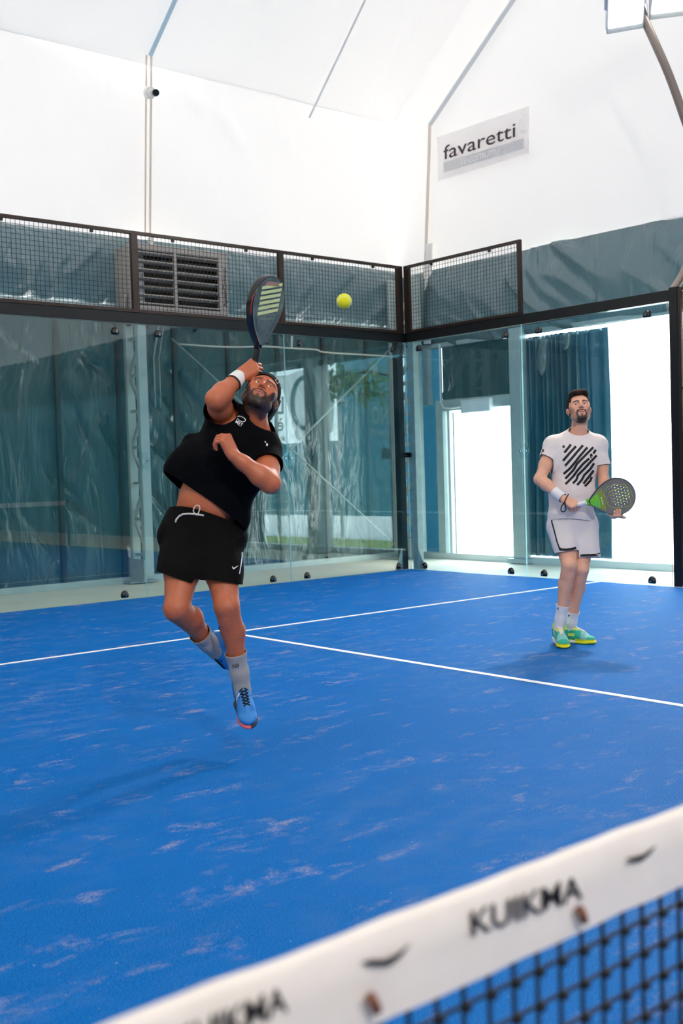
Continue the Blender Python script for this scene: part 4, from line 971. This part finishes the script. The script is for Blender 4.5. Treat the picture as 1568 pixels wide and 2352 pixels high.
i0 = len(b.p); limb_arm(b, Rs, Re, Rw, 1.13); i1 = len(b.p); limb_arm(b, Ls, Le, Lw, 1.10)
j0 = len(b.p); limb_leg(b, RH, RK, RA, RT*.5+UP*.55+FW*.5, 1.08); j1 = len(b.p); limb_leg(b, LH, LK, LA, FW*.9+RT*.3, 1.06); under1 = b.p[:i0]+b.p[i0:i0+2]+b.p[i1:i1+2]; legs1 = b.p[2:4]+b.p[j0:j0+2]+b.p[j1:j1+2]
b.cone(at(580, 992, 5.33), F1(0, -.025, -.05), .060, .056, .035); b.cone(at(592, 1000, 5.30), F1(0, .01, -.07), .048, .044, .03)
add_head(b, F1, 0.)
RD = nrm(RT*.80+UP*.58+FW*.05); RN = nrm(-FW*.9-RT*.25+UP*.25)
kn, tips, th = add_hand(b, Rw, RD, RN, UP*.9-RT*.4, [(1.15, 1.25, .8)]*4, .200, thumb=((.018, .030, -.012), (.050, .040, -.030), (.078, .030, -.050), (.092, .014, -.058)))
LD = nrm(-RT*.42+UP*.86-FW*.1); LN = nrm(RT*.70-FW*.55+UP*.35)
add_hand(b, Lw, LD, LN, FW*.8+RT*.3, [(1.15, .75, .35), (1.25, .85, .4), (1.3, .9, .45), (1.3, 1.0, .5)], .195, thumb=((.020, .026, -.012), (.050, .034, -.026), (.072, .026, -.040), (.088, .012, -.050)))
def col1(P):
    c = face_colour(F1, P, SK1, LIP1, HR, .92, 1.0); L = F1.loc(P)
    sc = (L[:, 2] > .088)&((L[:, 0]/.085)**2+((L[:, 1]+.012)/.106)**2+((L[:, 2]-.045)/.104)**2 < 1.25); c[sc] = HR
    hairy = np.clip(hash3(P, 45)*.9, 0, .5)[:, None]; leg = (P[:, 2] < 1.0)[:, None]; return c*(1-.30*hairy*leg)
body1 = skin_obj('body', b, .0027, M['skin1'], p1, col=col1, label='tanned skin with dark beard')
add_eyes(F1, p1, at(791, 692, 4.85)-F1.o, M['iris1'])
# cap worn backwards
c = Body(); c.ell(F1(0, -.012, .050), np.array((.0860, .109, .102))*F1.s, F1.A, .01)
n_ = nrm(F1(0, .527, -.85)-F1(0, 0, 0)); cap1 = skin_obj('cap', c, .003, M['cap'], p1, cut=[(F1(0, .092, .079), n_, None)], thick=.003)
vd = nrm(at(642, 922, 5.38)-at(604, 980, 5.38)); vn = nrm(np.cross(vd, FW)); v = Body(); v.ell(at(624, 950, 5.40), (.078, .012, .085), np.array([vd, vn, np.cross(vd, vn)]), .01)
skin_obj('visor', v, .003, M['cap'], cap1)
q0 = F1(.052, .062, .082); e1, e2 = nrm(F1.A[0]*.8-F1.A[1]*.4-F1.A[2]*.45), nrm(F1.A[2]+F1.A[0]*.4)
MB().tube([q0+F1.A[1]*.012+e1*a*.009+e2*c_*.009 for a, c_ in ((-1, -1), (1, -1), (1, 1), (-1, 1), (-1, -1))], .0016, 6).build('buckle', M['cord'], cap1)
def armsel(S, E, r):
    d = nrm(E-S); L_ = np.linalg.norm(E-S)
    def f(c_):
        q = c_-S; t = q@d; return t > .3*L_ and t < 1.3*L_ and np.linalg.norm(q-d*t) < r
    return f
# shirt, blown up and to the left by the swing
def ripple(amp, f, d1, seed=0):
    d1 = nrm(d1)
    def fn(P): return (amp*np.sin((P@d1)*f+2.2*np.sin(P[..., 2]*7+seed)+seed)*(.6+.4*np.sin(P[..., 0]*11+seed))).astype(np.float32)
    return fn
s = Body(); s.fn = ripple(.0035, 46, UP*.8+RT*.6)
s.ell(at(553, 1012, 5.30), (.188, .130, .150), AX, .05); s.ell(at(528, 1060, 5.31), (.180, .128, .150), AX, .05); s.cone(at(560, 1100, 5.32), at(536, 1150, 5.33), .085, .060, .06)
s.cone(at(520, 1080, 5.31), at(525, 1190, 5.33), .115, .105, .05); s.cone(at(500, 1060, 5.30), at(425, 1068, 5.30), .11, .085, .05); s.cone(at(450, 1050, 5.29), at(398, 1080, 5.27), .075, .040, .05)
s.cone(at(470, 1080, 5.30), at(420, 1120, 5.30), .105, .08, .05); s.cone(at(460, 1050, 5.3), at(440, 1010, 5.31), .08, .03, .06)
s.cone(Rs+(Ls-Rs)*.18, Rs*.5+Re*.5-UP*.008, .080, .078, .035); s.cone(Ls, Ls*.45+Le*.55, .070, .074, .03)
s.cone(at(578, 990, 5.32), F1(0, -.02, -.06), .072, .052, .03)
shc = at(415, 1110, 5.28); hem_n = nrm(np.cross(at(548, 1193, 5.33)-at(375, 1068, 5.28), FW*.95-UP*.30)); hem_n = hem_n if hem_n@UP < 0 else -hem_n
s.p += inflate(under1[:2]+under1[3:], .011)+inflate(under1[2:3], .010)
shirt1 = skin_obj('shirt', s, .0045, M['shirt1'], p1, sm=2, thick=.003, cut=[
    (at(412, 1107, 5.25), hem_n, None),
    (Rs*.42+Re*.58, nrm(Re-Rs+RT*.02), armsel(Rs, Re, .105)),
    (Ls*.52+Le*.48, nrm(Le-Ls), armsel(Ls, Le, .088)),
    (at(592, 985, 5.25), nrm(F1(0, 0, 0)-at(575, 1000, 5.30)-FW*.10), lambda c_: np.linalg.norm(c_-at(592, 972, 5.29)) < .10)])
# shorts
s = Body(); s.fn = ripple(.0045, 38, UP*.5+RT*.9, 2)
s.ell(at(466, 1212, 5.35), (.192, .135, .15), AX, .05); s.cone(at(440, 1225, 5.34), at(401, 1345, 5.22), .125, .094, .04); s.cone(at(495, 1230, 5.35), at(502, 1360, 5.22), .125, .100, .04)
s.ell(at(545, 1238, 5.34), (.045, .075, .055), AX, .04); s.ell(at(385, 1222, 5.34), (.035, .07, .06), AX, .04)
s.p += inflate(legs1, .011); mid = at(449, 1320, 5.25)
lft = lambda c_: (c_-mid)@RT < 0 and (c_-mid)@UP < .12
rgt = lambda c_: (c_-mid)@RT >= 0 and (c_-mid)@UP < .12
wst = nrm(np.cross(at(552, 1198, 5.35)-at(398, 1152, 5.35), FW*.96-UP*.25)); wst = wst if wst@UP > 0 else -wst
def hemn(a, c_, tilt): n = nrm(np.cross(np.array(c_)-np.array(a), FW-UP*tilt)); return n if n@UP < 0 else -n
shorts1 = skin_obj('shorts', s, .0045, M['shorts1'], p1, sm=2, thick=.003, cut=[(at(470, 1178, 5.24), wst, None), (at(400, 1326, 5.12), hemn(at(352, 1309, 5.2), at(447, 1340, 5.2), .1), lft), (at(500, 1334, 5.12), hemn(at(452, 1328, 5.2), at(550, 1340, 5.2), .1), rgt)])
tq = [at(400, 1200, 5.2), at(411, 1185, 5.19), at(430, 1178, 5.19), at(452, 1176, 5.185), at(468, 1178, 5.19)]
def on_cloth(o, pts, off=.004):
    T_ = bvh(o); out = []
    for u, v_ in pts:
        d = Vector(ray(u, v_)).normalized(); loc, n, i, ds = T_.ray_cast(Vector(CAM), d)
        if loc is not None: out.append(np.array(loc)-np.array(d)*off)
    return out
MB().tube(on_cloth(shorts1, [(403, 1200), (405, 1193), (411, 1186), (420, 1181), (434, 1180), (449, 1181), (468, 1184)]), .0045, 8).build('drawstring', M['cord'], shorts1, smooth=True)
k0 = on_cloth(shorts1, [(452, 1184)])[0]; 
MB().tube([k0, k0+UP*.018-RT*.016, k0+UP*.040-RT*.010, k0+UP*.048+RT*.004, k0+UP*.036+RT*.014, k0+UP*.014+RT*.008, k0], .0028, 8, sm=4).build('drawstring_loop', M['cord'], shorts1, smooth=True)
SW = [(0, .42), (.10, .62), (.22, .74), (.30, .70), (.42, .60), (1.0, .30), (.45, .82), (.25, .98), (.10, .96), (.01, .80), (-.02, .60)]
def swoosh(name, tgt, u, v_, w, h, m, par, flip=False, rot=0):
    L = []
    for a, c_ in SW:
        a, c_ = (a-.5)*w*(-1 if flip else 1), (c_-.65)*h; L.append((u+a*math.cos(rot)-c_*math.sin(rot), v_+a*math.sin(rot)+c_*math.cos(rot)))
    return decal(name, tgt, [L], m, par)
swoosh('emblem', shorts1, 541, 1303, 15, 13, M['print1'], shorts1)
decal('side_piping', shorts1, [strip([(556, 1268), (556, 1280), (553, 1300), (550, 1318)], 2.2)], M['print1'], shorts1)
def px_drape_text(txt, tgt, o, x, y, m, par, name='lettering', off=.006):
    V, F, w = text2d(txt, off=off); o, x, y = (np.array(q, float) for q in (o, x, y))
    P = o+V[:, :1]/w*(x-o)+V[:, 1:2]*(y-o); return drape(name, tgt, P, F, m, par, sub=1)
px_drape_text('MET', shirt1, (540, 971), (555, 981), (543.5, 963), M['print1'], shirt1)
for k in range(7):
    a = math.radians(205+22*k); cx, cy = 553+11*math.cos(a), 963+6.5*math.sin(a)+.28*11*math.cos(a)
    decal('chest_emblem', shirt1, [[(cx-1.2, cy-1.2), (cx+1.2, cy-1.0), (cx+1.3, cy+1.3), (cx-1.1, cy+1.2)]], M['print1'], shirt1)
decal('chest_emblem', shirt1, [strip([(545, 961), (550, 966), (557, 969), (562, 968), (564, 964)], 1.3)], M['print1'], shirt1)
decal('chest_emblem', shirt1, [[(607, 1013), (609, 1013), (611, 1016), (609, 1017)]], M['print1'], shirt1)
decal('chest_emblem', shirt1, [[(611, 1019), (615, 1018), (615, 1024), (611, 1024)]], M['print1'], shirt1)
# wristband and socks
w = Body(); a_, c_ = Rw+(Re-Rw)*.13, Rw+(Re-Rw)*-.05; w.cone(Rw+(Re-Rw)*.30, Rw+(Re-Rw)*.0, .0425, .0365, .01)
skin_obj('wristband', w, .003, M['band'], p1, cut=[(Rw+(Re-Rw)*.26, Re-Rw, None), (Rw-(Re-Rw)*.02, Rw-Re, None)], thick=.004)
w = Body(); w.cone(Rw+(Re-Rw)*.33, Rw+(Re-Rw)*.26, .0425, .0425, .01); skin_obj('strap', w, .003, M['matteblk'], p1, cut=[(Rw+(Re-Rw)*.315, Re-Rw, None), (Rw+(Re-Rw)*.265, Rw-Re, None)], thick=.004)
sk = sock(p1, RK, RA, .60, 1.05, .0500, .0410, M['sock1'], 'grey sock on the bent leg'); sl = sock(p1, LK, LA, .56, 1.05, .0480, .0405, M['sock1'], 'grey sock on the straight leg')
px_drape_text('NB', sl, (534, 1536), (549, 1533), (534, 1526), M['lightink'] if False else M['ink'], sl); px_drape_text('NB', sk, (468, 1468), (482, 1458), (466, 1460), M['ink'], sk)
def acc1(L, sole=False):
    x, y, z = L.T; n = len(L)
    if sole:
        c = np.tile((.02, .02, .03), (n, 1)); c[(y > .09)&(x > .0)] = (.75, .12, .16); return c
    c = np.tile((.02, .22, .62), (n, 1)); c[(x > .022)&(y > .02)&(y < .055)&(z > -.08)&(np.sin(y*300) > -.2)] = (.85, .85, .88); c[(y < -.0)&(z > .005)] = (.02, .02, .03); return c
shoe(p1, LA+UP*.0-FW*.0, at(580, 1672, 5.08)-at(556, 1590, 5.29), -FW*.8+UP*.55+RT*.1, .29, [M['shoe'], M['sole']], 'bright blue shoe with black laces, toe pointing down', acc1, 'lace_b', 1)
shoe(p1, RA, at(534, 1600, 5.47)-at(495, 1505, 5.40), -RT*.75-FW*.50+UP*.1, .28, [M['shoe'], M['sole']], 'bright blue shoe of the bent leg, partly behind the other', acc1, 'lace_b', -1)

# rackets
def padel_racket(name, grip_pt, tip_pt, face_n, label, palette):
    g, tp = np.array(grip_pt, float), np.array(tip_pt, float); Y = nrm(tp-g); N_ = np.array(face_n, float); N_ = nrm(N_-Y*(N_@Y)); X = np.cross(Y, N_)
    e = empty(name, g, label, 'padel racket'); Ltot = np.linalg.norm(tp-g); hw = .130; th = .019
    cy = Ltot-.152; P3 = lambda x, y, z: g+X*x+Y*y+N_*z
    out = []; cy = Ltot-.128; lo_ = .188
    for i in range(96):
        a = 2*math.pi*i/96; x, y = math.sin(a)*hw, math.cos(a)*.128
        if y < 0: t = (-math.cos(a)); x = math.copysign(.016+(hw-.016)*(1-t**1.7)**.98, math.sin(a)) if i != 48 else 0.; y = -lo_*t
        out.append((x, cy+y))
    holes = []
    for r_ in range(-4, 5):
        for c__ in range(-4, 5):
            x = (c__+(.5 if r_ % 2 else 0))*.0215; y = cy+.002+r_*.0205
            if (x/.088)**2+((y-cy+.002)/.092)**2 < 1: holes.append([(x+.0064*math.cos(a), y+.0064*math.sin(a)) for a in np.linspace(0, 2*math.pi, 10, endpoint=False)])
    V, F = poly2d([out]+holes, extrude=th*.86, bevel=.0025)
    fc = mesh_obj('face', P3(0, 0, 0)+V[:, :1]*X+V[:, 1:2]*Y+V[:, 2:3]*N_, F, palette['face'], e)
    rim = MB(); n = len(out)
    rim_pts = [(x*1.012, cy+(y-cy)*1.012) for x, y in out]; Vv = []; Ff = []; pr = [(-1, -.55), (-.6, -1), (.6, -1), (1, -.55), (1, .55), (.6, 1), (-.6, 1), (-1, .55)]
    for i, (x, y) in enumerate(rim_pts):
        x0, y0 = rim_pts[i-1]; x1, y1 = rim_pts[(i+1) % n]; tx, ty_ = x1-x0, y1-y0; l_ = math.hypot(tx, ty_); nx, ny = -ty_/l_, tx/l_
        for a, c2 in pr: Vv.append(P3(x+nx*.0035*a, y+ny*.0035*a, c2*th))
    for i in range(n):
        for k in range(8): Ff.append((i*8+k, i*8+(k+1) % 8, ((i+1) % n)*8+(k+1) % 8, ((i+1) % n)*8+k))
    mesh_obj('frame', Vv, Ff, palette['rim'], e, smooth=True)
    y0 = cy-lo_; mb = MB()
    for q in (-1, 1): mb.tube([P3(q*.022, y0+.03, 0), P3(q*.016, y0+.01, 0), P3(q*.010, y0-.025, 0)], .0135, 8)
    mb.build('throat', palette['throat'], e, smooth=True)
    MB().tube([P3(0, y0-.02, 0), P3(0, y0-.03, 0), P3(0, .06, 0), P3(0, -.05, 0), P3(0, -.058, 0)], [.013, .0165, .0165, .0165, .019], 12).build('grip', palette['grip'], e, smooth=True)
    return e, P3, fc, cy
gp = Rw+RD*.074-RN*.026
M.update(face1=mat('racket_face_dark', '#33434a', .35, var=('#9fb3a4', 9, .5)), rim1=mat('racket_rim_black', '#0f1116', .3), face2=mat('racket_face_grey', '#7d7772', .35, var=('#8a857f', 20, .5)), rim2=mat('racket_rim', '#26302f', .3))
r1, P3, fc1, cy1 = padel_racket('padel_racket', gp, at(620, 634, 5.19), RT*.88-FW*.47, 'padel racket with pale yellow markings raised overhead by the jumping man', dict(face=M['face1'], rim=M['rim1'], throat=M['rim1'], grip=M['matteblk']))
yel = mat('pale_yellow_print', '#dfe5a0', .4); pnk = mat('pink_print', '#b4766f', .4)
for k in range(6):
    y = cy1-.055+.024*k; mesh_obj('stripe', [P3(-.085, y, .0205), P3(-.085, y+.015, .0205), P3(.09, y+.039, .0205), P3(.09, y+.024, .0205)], [(0, 1, 2, 3)], yel, r1)
mesh_obj('stripe', [P3(-.07, cy1+.085, .0205), P3(-.045, cy1+.105, .0205), P3(.045, cy1+.105, .0205), P3(.07, cy1+.085, .0205)], [(0, 1, 2, 3)], pnk, r1)
MB().tube([P3(-.1345*math.cos(a), cy1+.05*0+.12*math.sin(a), .010) for a in np.linspace(-.9, .9, 10)], .0025, 6).build('red_line', M['red'], r1)

# ball
bl = empty('padel_ball', at(790, 692, 4.75), 'yellow ball flying in the air right of the raised racket', 'ball'); bo = np.array(bl.location); V = []; Fc = []; n = 20
for i in range(n+1):
    for j in range(32):
        a, th_ = 2*math.pi*j/32, math.pi*i/n; V.append(bo+.033*np.array((math.sin(th_)*math.cos(a), math.sin(th_)*math.sin(a), math.cos(th_))))
for i in range(n):
    for j in range(32): Fc.append((i*32+j, i*32+(j+1) % 32, (i+1)*32+(j+1) % 32, (i+1)*32+j))
mesh_obj('felt', V, Fc, M['ball'], bl, smooth=True)
MB().tube([bo+.0333*nrm((math.cos(t)*1.0, math.sin(t), .55*math.sin(2*t))) for t in np.linspace(0, 2*math.pi, 48)], .0011, 6).build('seam', M['ballseam'], bl, smooth=True)

# ================= the waiting player in white
p2 = person('person', at(1310, 1230, 8.2), 'man in pale striped T-shirt and pale shorts holding his racket in both hands')
rS, lS = at(1271, 1024, 8.22), at(1371, 1022, 8.21); rE, rW = at(1239, 1101, 8.15), at(1294, 1146, 8.00); lE, lW = at(1388, 1112, 8.17), at(1409, 1184, 7.99)
rH, lH = at(1293, 1208, 8.22), at(1340, 1208, 8.23); rK, lK = at(1307, 1298, 8.06), at(1334, 1308, 8.12)
rA = at(1283, 1440, 8.16); rA[2] = .115; lA = at(1309, 1440, 8.26); lA[2] = .0985
A2 = torso_axes(at(1314, 1205, 8.22), at(1324, 1000, 8.22), rS, lS)
F2 = Frame(at(1330, 944.5, 8.19), *head_axes(math.radians(17), math.radians(-3), math.radians(-4)), 1.0)
b = Body()
b.ell(at(1321, 1058, 8.22), (.165, .105, .19), A2, .05); b.ell(at(1314, 1130, 8.22), (.145, .10, .17), A2, .05); b.ell(at(1315, 1200, 8.22), (.155, .105, .12), A2, .04)
b.cone(rS, at(1318, 1003, 8.23), .05, .045, .05); b.cone(lS, at(1335, 1003, 8.23), .05, .045, .05)
i0 = len(b.p); limb_arm(b, rS, rE, rW, 1.0); i1 = len(b.p); limb_arm(b, lS, lE, lW, .98)
j0 = len(b.p); limb_leg(b, rH, rK, rA, FW*.95, 1.02); j1 = len(b.p); limb_leg(b, lH, lK, lA, FW*.95+RT*.2, 1.0); under2 = b.p[:i0+2]+b.p[i1:i1+2]; legs2 = b.p[1:3]+b.p[j0:j0+2]+b.p[j1:j1+2]
b.cone(at(1327, 1010, 8.23), F2(0, -.025, -.05), .058, .054, .03); b.cone(at(1328, 1012, 8.20), F2(0, .0, -.08), .046, .042, .03)
add_head(b, F2, .0015)
D2 = nrm(RT*.80-UP*.50-FW*.25); N2 = nrm(-FW*.80+UP*.55+RT*.1)
add_hand(b, rW, D2, N2, RT*.55+UP*.8, [(.75, 1.35, .9), (1.05, 1.35, .9), (1.15, 1.35, .9), (1.2, 1.35, .9)], .195)
add_hand(b, lW+FW*.02, nrm(-FW*.93+RT*.22), -UP, RT, [(1.35, .8, .5), (1.35, .8, .5), (1.35, .85, .5), (1.35, .9, .5)], .170, spread=(0, 0, 0, 0), thumb=((.018, .030, .004), (.034, .054, .008), (.040, .070, .014), (.044, .082, .018)))
def col2(P):
    c = face_colour(F2, P, SK2, LIP2, HR, .42, 1.0, True); hairy = np.clip(hash3(P, 45)*.9, 0, .5)[:, None]; return c*(1-.12*hairy*(P[:, 2] < .7)[:, None])
body2 = skin_obj('body', b, .0030, M['skin2'], p2, col=col2, label='light skin with short dark goatee')
add_eyes(F2, p2, np.array(-FW*.8-RT*.35+UP*.25), M['iris2'])
# hair
hb = Body(); hb.ell(F2(0, -.014, .050), (.0850, .107, .105), F2.A, .01); hb.ell(F2(.004, .030, .118), (.066, .058, .032), F2.A, .03); hb.ell(F2(-.02, .055, .112), (.045, .040, .026), F2.A, .02); hb.ell(F2(.03, .045, .118), (.040, .045, .026), F2.A, .02)
hb.box(F2(0, .100, -.010), (.0615, .066, .103), F2.A, .028, .003, True); hb.box(F2(0, .085, -.070), (.20, .095, .068), F2.A, .01, .003, True); hb.box(F2(0, -.05, -.15), (.2, .2, .085), F2.A, .01, .003, True)
hb.fn = lambda P: (.0020*np.sin((P@F2.A[0])*300+(P@F2.A[1])*120+3*np.sin((P@F2.A[1])*60))).astype(np.float32)
skin_obj('hair', hb, .0028, M['hair'], p2)
# shirt
s = Body(); s.fn = ripple(.0028, 40, UP*.9+RT*.35, 1)
s.ell(at(1321, 1058, 8.22), (.190, .128, .195), A2, .05); s.ell(at(1312, 1130, 8.22), (.166, .122, .19), A2, .05); s.ell(at(1311, 1185, 8.21), (.172, .130, .16), A2, .05)
s.cone(rS+(lS-rS)*.05-UP*.012, rS*.40+rE*.60-RT*.01, .078, .064, .04); s.cone(lS-(lS-rS)*.05-UP*.012, lS*.42+lE*.58+RT*.006, .076, .058, .04); s.cone(at(1324, 1008, 8.22), F2(0, -.02, -.1), .078, .053, .04)
s.p += inflate(under2, .010); n_hem = hemn(at(1258, 1183, 8.2), at(1362, 1191, 8.2), .25)
shirt2 = skin_obj('shirt', s, .0045, M['shirt2'], p2, sm=2, thick=.003, cut=[(at(1312, 1192, 8.09), n_hem, None),
    (rS*.58+rE*.42, nrm(rE-rS-RT*.05), lambda c_: armsel(rS, rE, .11)(c_) and c_@RT < at(1268, 1062, 8.18)@RT),
    (lS*.46+lE*.54, nrm(lE-lS), lambda c_: armsel(lS, lE, .11)(c_) and c_@RT > at(1365, 1072, 8.2)@RT),
    (at(1330, 1001, 8.13), nrm(UP*.80-FW*.62), lambda c_: np.linalg.norm(c_-at(1328, 995, 8.20)) < .12)])
# shorts
s = Body(); s.fn = ripple(.0035, 36, UP*.3+RT*.9, 4)
s.ell(at(1312, 1205, 8.22), (.168, .125, .13), A2, .05); s.cone(at(1290, 1215, 8.20), at(1305, 1285, 8.08), .105, .070, .03); s.cone(at(1336, 1218, 8.21), at(1353, 1300, 8.14), .110, .088, .03)
s.p += inflate(legs2, .010); m2 = at(1324, 1262, 8.15)
shorts2 = skin_obj('shorts', s, .0045, M['shorts2'], p2, sm=2, thick=.003, cut=[(at(1312, 1180, 8.2), UP, None),
    (at(1304, 1265, 8.0), hemn(at(1284, 1267, 8.1), at(1324, 1262, 8.1), .12), lambda c_: (c_-m2)@RT < 0 and (c_-m2)@UP < .1), (at(1353, 1279, 8.05), hemn(at(1325, 1280, 8.1), at(1380, 1278, 8.1), .1), lambda c_: (c_-m2)@RT >= 0 and (c_-m2)@UP < .1)])
decal('hem_trim', shorts2, [strip([(1283, 1259), (1289, 1262), (1300, 1262.5), (1312, 1261), (1323, 1258.5)], 5.5)], M['stripe'], shorts2, off=.005)
decal('hem_trim', shorts2, [strip([(1325, 1275.5), (1340, 1275.5), (1360, 1275), (1372, 1274), (1380, 1271)], 5.5)], M['stripe'], shorts2, off=.005)
decal('side_stripe', shorts2, [strip([(1266, 1189), (1267, 1200), (1271, 1214), (1275, 1230), (1278, 1242), (1283, 1256), (1287, 1265)], 3.2)], M['stripe'], shorts2)
def skull(tgt, u, v_, w, h, par, rot=0):
    def R_(pts): return [(u+a*w*math.cos(rot)-c_*h*math.sin(rot), v_+a*w*math.sin(rot)+c_*h*math.cos(rot)) for a, c_ in pts]
    decal('emblem', tgt, [R_([(-.1, -.5), (.25, -.5), (.48, -.25), (.5, .05), (.3, .2), (.05, .1), (-.2, .2), (-.42, .12), (-.45, -.2)])], M['stripe'], par)
    decal('emblem', tgt, [R_([(-.3, .27), (.0, .2), (.2, .3), (.1, .5), (-.15, .5)])], M['stripe'], par)
skull(shorts2, 1379, 1258, 8, 12, shorts2); skull(shirt2, 1244, 1036, 9, 11, shirt2, .2)
def c3(p): return (1200+p[0]/5.6, 870+p[1]/5.6)
ST = [[(512, 878), (540, 868)], [(620, 845), (585, 890), (535, 950)], [(685, 868), (600, 960), (518, 1055)], [(775, 855), (700, 940), (650, 1000), (545, 1120)], [(832, 882), (730, 1000), (660, 1090), (610, 1150), (525, 1225)],
      [(908, 880), (800, 990), (700, 1090), (655, 1170), (548, 1285)], [(940, 912), (908, 962)], [(855, 1025), (780, 1090), (700, 1185), (650, 1255), (550, 1355)], [(952, 985), (880, 1060), (790, 1160), (710, 1240), (690, 1300), (645, 1345)],
      [(918, 1085), (870, 1160), (790, 1240), (760, 1300), (700, 1368)], [(912, 1180), (860, 1250), (780, 1350)], [(888, 1262), (870, 1310), (800, 1383)]]
for L in ST: decal('chest_stripe', shirt2, [strip([c3(p) for p in L], 5.5)], M['stripe'], shirt2)
skull(shirt2, 1357, 1047, 7, 11, shirt2)
px_drape_text('HYD', shirt2, (1385, 1056), (1391, 1055), (1384.5, 1051), M['lightink'], shirt2)
# wristband, strap, socks, shoes
w = Body(); w.cone(rW+(rE-rW)*.45, rW-(rE-rW)*.02, .0405, .0365, .01); wb2 = skin_obj('wristband', w, .003, M['band'], p2, cut=[(rW+(rE-rW)*.38, rE-rW, None), (rW+(rE-rW)*.04, rW-rE, None)], thick=.004)
skull(wb2, 1302, 1135, 7, 8, wb2, -1.2)
a_ = rW-N2*.0+(-FW)*.034; MB().tube([a_+UP*.035+RT*.03, a_+UP*.01+RT*.014, a_-UP*.02, a_-UP*.055-RT*.022, a_-UP*.085-RT*.024, a_-UP*.092-RT*.004, a_-UP*.075+RT*.008, a_-UP*.04+RT*.004, a_-UP*.015], .0042, 8, sm=4).build('strap', M['matteblk'], p2, smooth=True)
s_a = sock(p2, rK, rA, .62, 1.05, .0440, .0385, M['sock2'], 'white sock, nearer leg'); s_b = sock(p2, lK, lA, .70, 1.05, .0425, .0385, M['sock2'], 'white sock, farther leg')
swoosh('emblem', s_a, 1277, 1397, 10, 8, M['stripe'], s_a, flip=True, rot=0); swoosh('emblem', s_b, 1301, 1412, 13, 11, M['stripe'], s_b, flip=True, rot=.15)
def acc2(L, sole=False):
    x, y, z = L.T; n = len(L)
    if sole:
        c = np.tile((.80, .78, .84), (n, 1)); c[(y > .06)] = (.86, .83, .02); c[(y > -.01)&(y < .02)] = (.86, .83, .02); return c
    c = np.tile((.02, .46, .32), (n, 1)); c[(y > .10)&(z > -.068)&(y < .15)] = (.22, .55, .50); c[(z < -.062)&(y > .05)] = (.86, .83, .02); c[(z > .0)&(y > -.035)] = (.72, .80, .10); c[(np.abs(x) > .03)&(y > .0)&(y < .05)&(z > -.045)&(z < -.025)] = (.72, .80, .10); return c
hz = lambda v_: nrm((v_[0], v_[1], 0))
shoe(p2, rA, hz(-FW*.95-RT*.0)+np.array((0, 0, -.10)), (0, 0, 1), .30, [M['shoe'], M['sole']], 'green and yellow shoe pointing at the camera', acc2, 'lace_w', -1)
shoe(p2, lA, hz(RT*.80-FW*.62), (0, 0, 1), .30, [M['shoe'], M['sole']], 'green and yellow shoe turned to the right', acc2, 'lace_w', 1)
g2 = rW+D2*.070-N2*.026
r2, P3, fc2, cy2 = padel_racket('padel_racket', g2, at(1457, 1131, 7.90), -FW*.93-UP*.10+RT*.08, 'grey and green padel racket with yellow line pattern held by the standing man', dict(face=M['face2'], rim=M['rim2'], throat=M['green'], grip=M['grip']))
zf = .0212
def rl(pts, w=.0016, m='lime', nm='line_print'): MB().tube([P3(x, cy2+y, zf) for x, y in pts], w, 5).build(nm, M[m], r2)
for q in ([(-.075, .075), (-.085, .02), (-.085, -.04), (-.06, -.075), (-.03, -.085), (-.01, -.07), (.01, -.075), (.05, -.07), (.078, -.03), (.085, .04), (.078, .085), (.03, .088), (-.02, .092), (-.075, .075)],
          [(-.05, .09), (-.05, .0), (-.045, -.045), (-.02, -.05), (-.02, .04), (-.015, .09)], [(.005, .09), (.005, .0), (.01, -.03), (.035, -.035), (.045, -.02), (.045, .06)], [(.025, .09), (.025, .02)]): rl(q)
def poly(pts, m, nm, z=.0205): mesh_obj(nm, [P3(x, cy2+y, z) for x, y in pts], [list(range(len(pts)))], m, r2)
poly([(-.016, -.184), (.016, -.184), (.056, -.125), (.0, -.118), (-.056, -.125)], M['green'], 'throat_panel')
M['olive'] = mat('olive_fade', '#8d9b3c', .4)
poly([(-.056, -.124), (.0, -.117), (.056, -.124), (.085, -.090), (.0, -.080), (-.085, -.090)], M['olive'], 'colour_band', .0203)
def tri(pts, m): MB().tube([P3(x, cy2+y, .0212) for x, y in pts], .0018, 5).build('emblem', m, r2)
tri([(-.034, -.134), (0, -.142), (-.012, -.168), (-.034, -.134)], M['lime']); tri([(.034, -.134), (0, -.142), (.012, -.168), (.034, -.134)], mat('teal_print', '#3aa6b9', .4))
V, F, w_ = text2d('BLADE', off=.01); mesh_obj('lettering', [P3(-.020+.055*a/w_, cy2-.108+.009*c_, .0214) for a, c_, d in V], F, M['signwhite'], r2)
poly([(-.025, .1060), (.025, .1060), (.025, .1085), (-.025, .1085)], M['lime'], 'thin_mark')
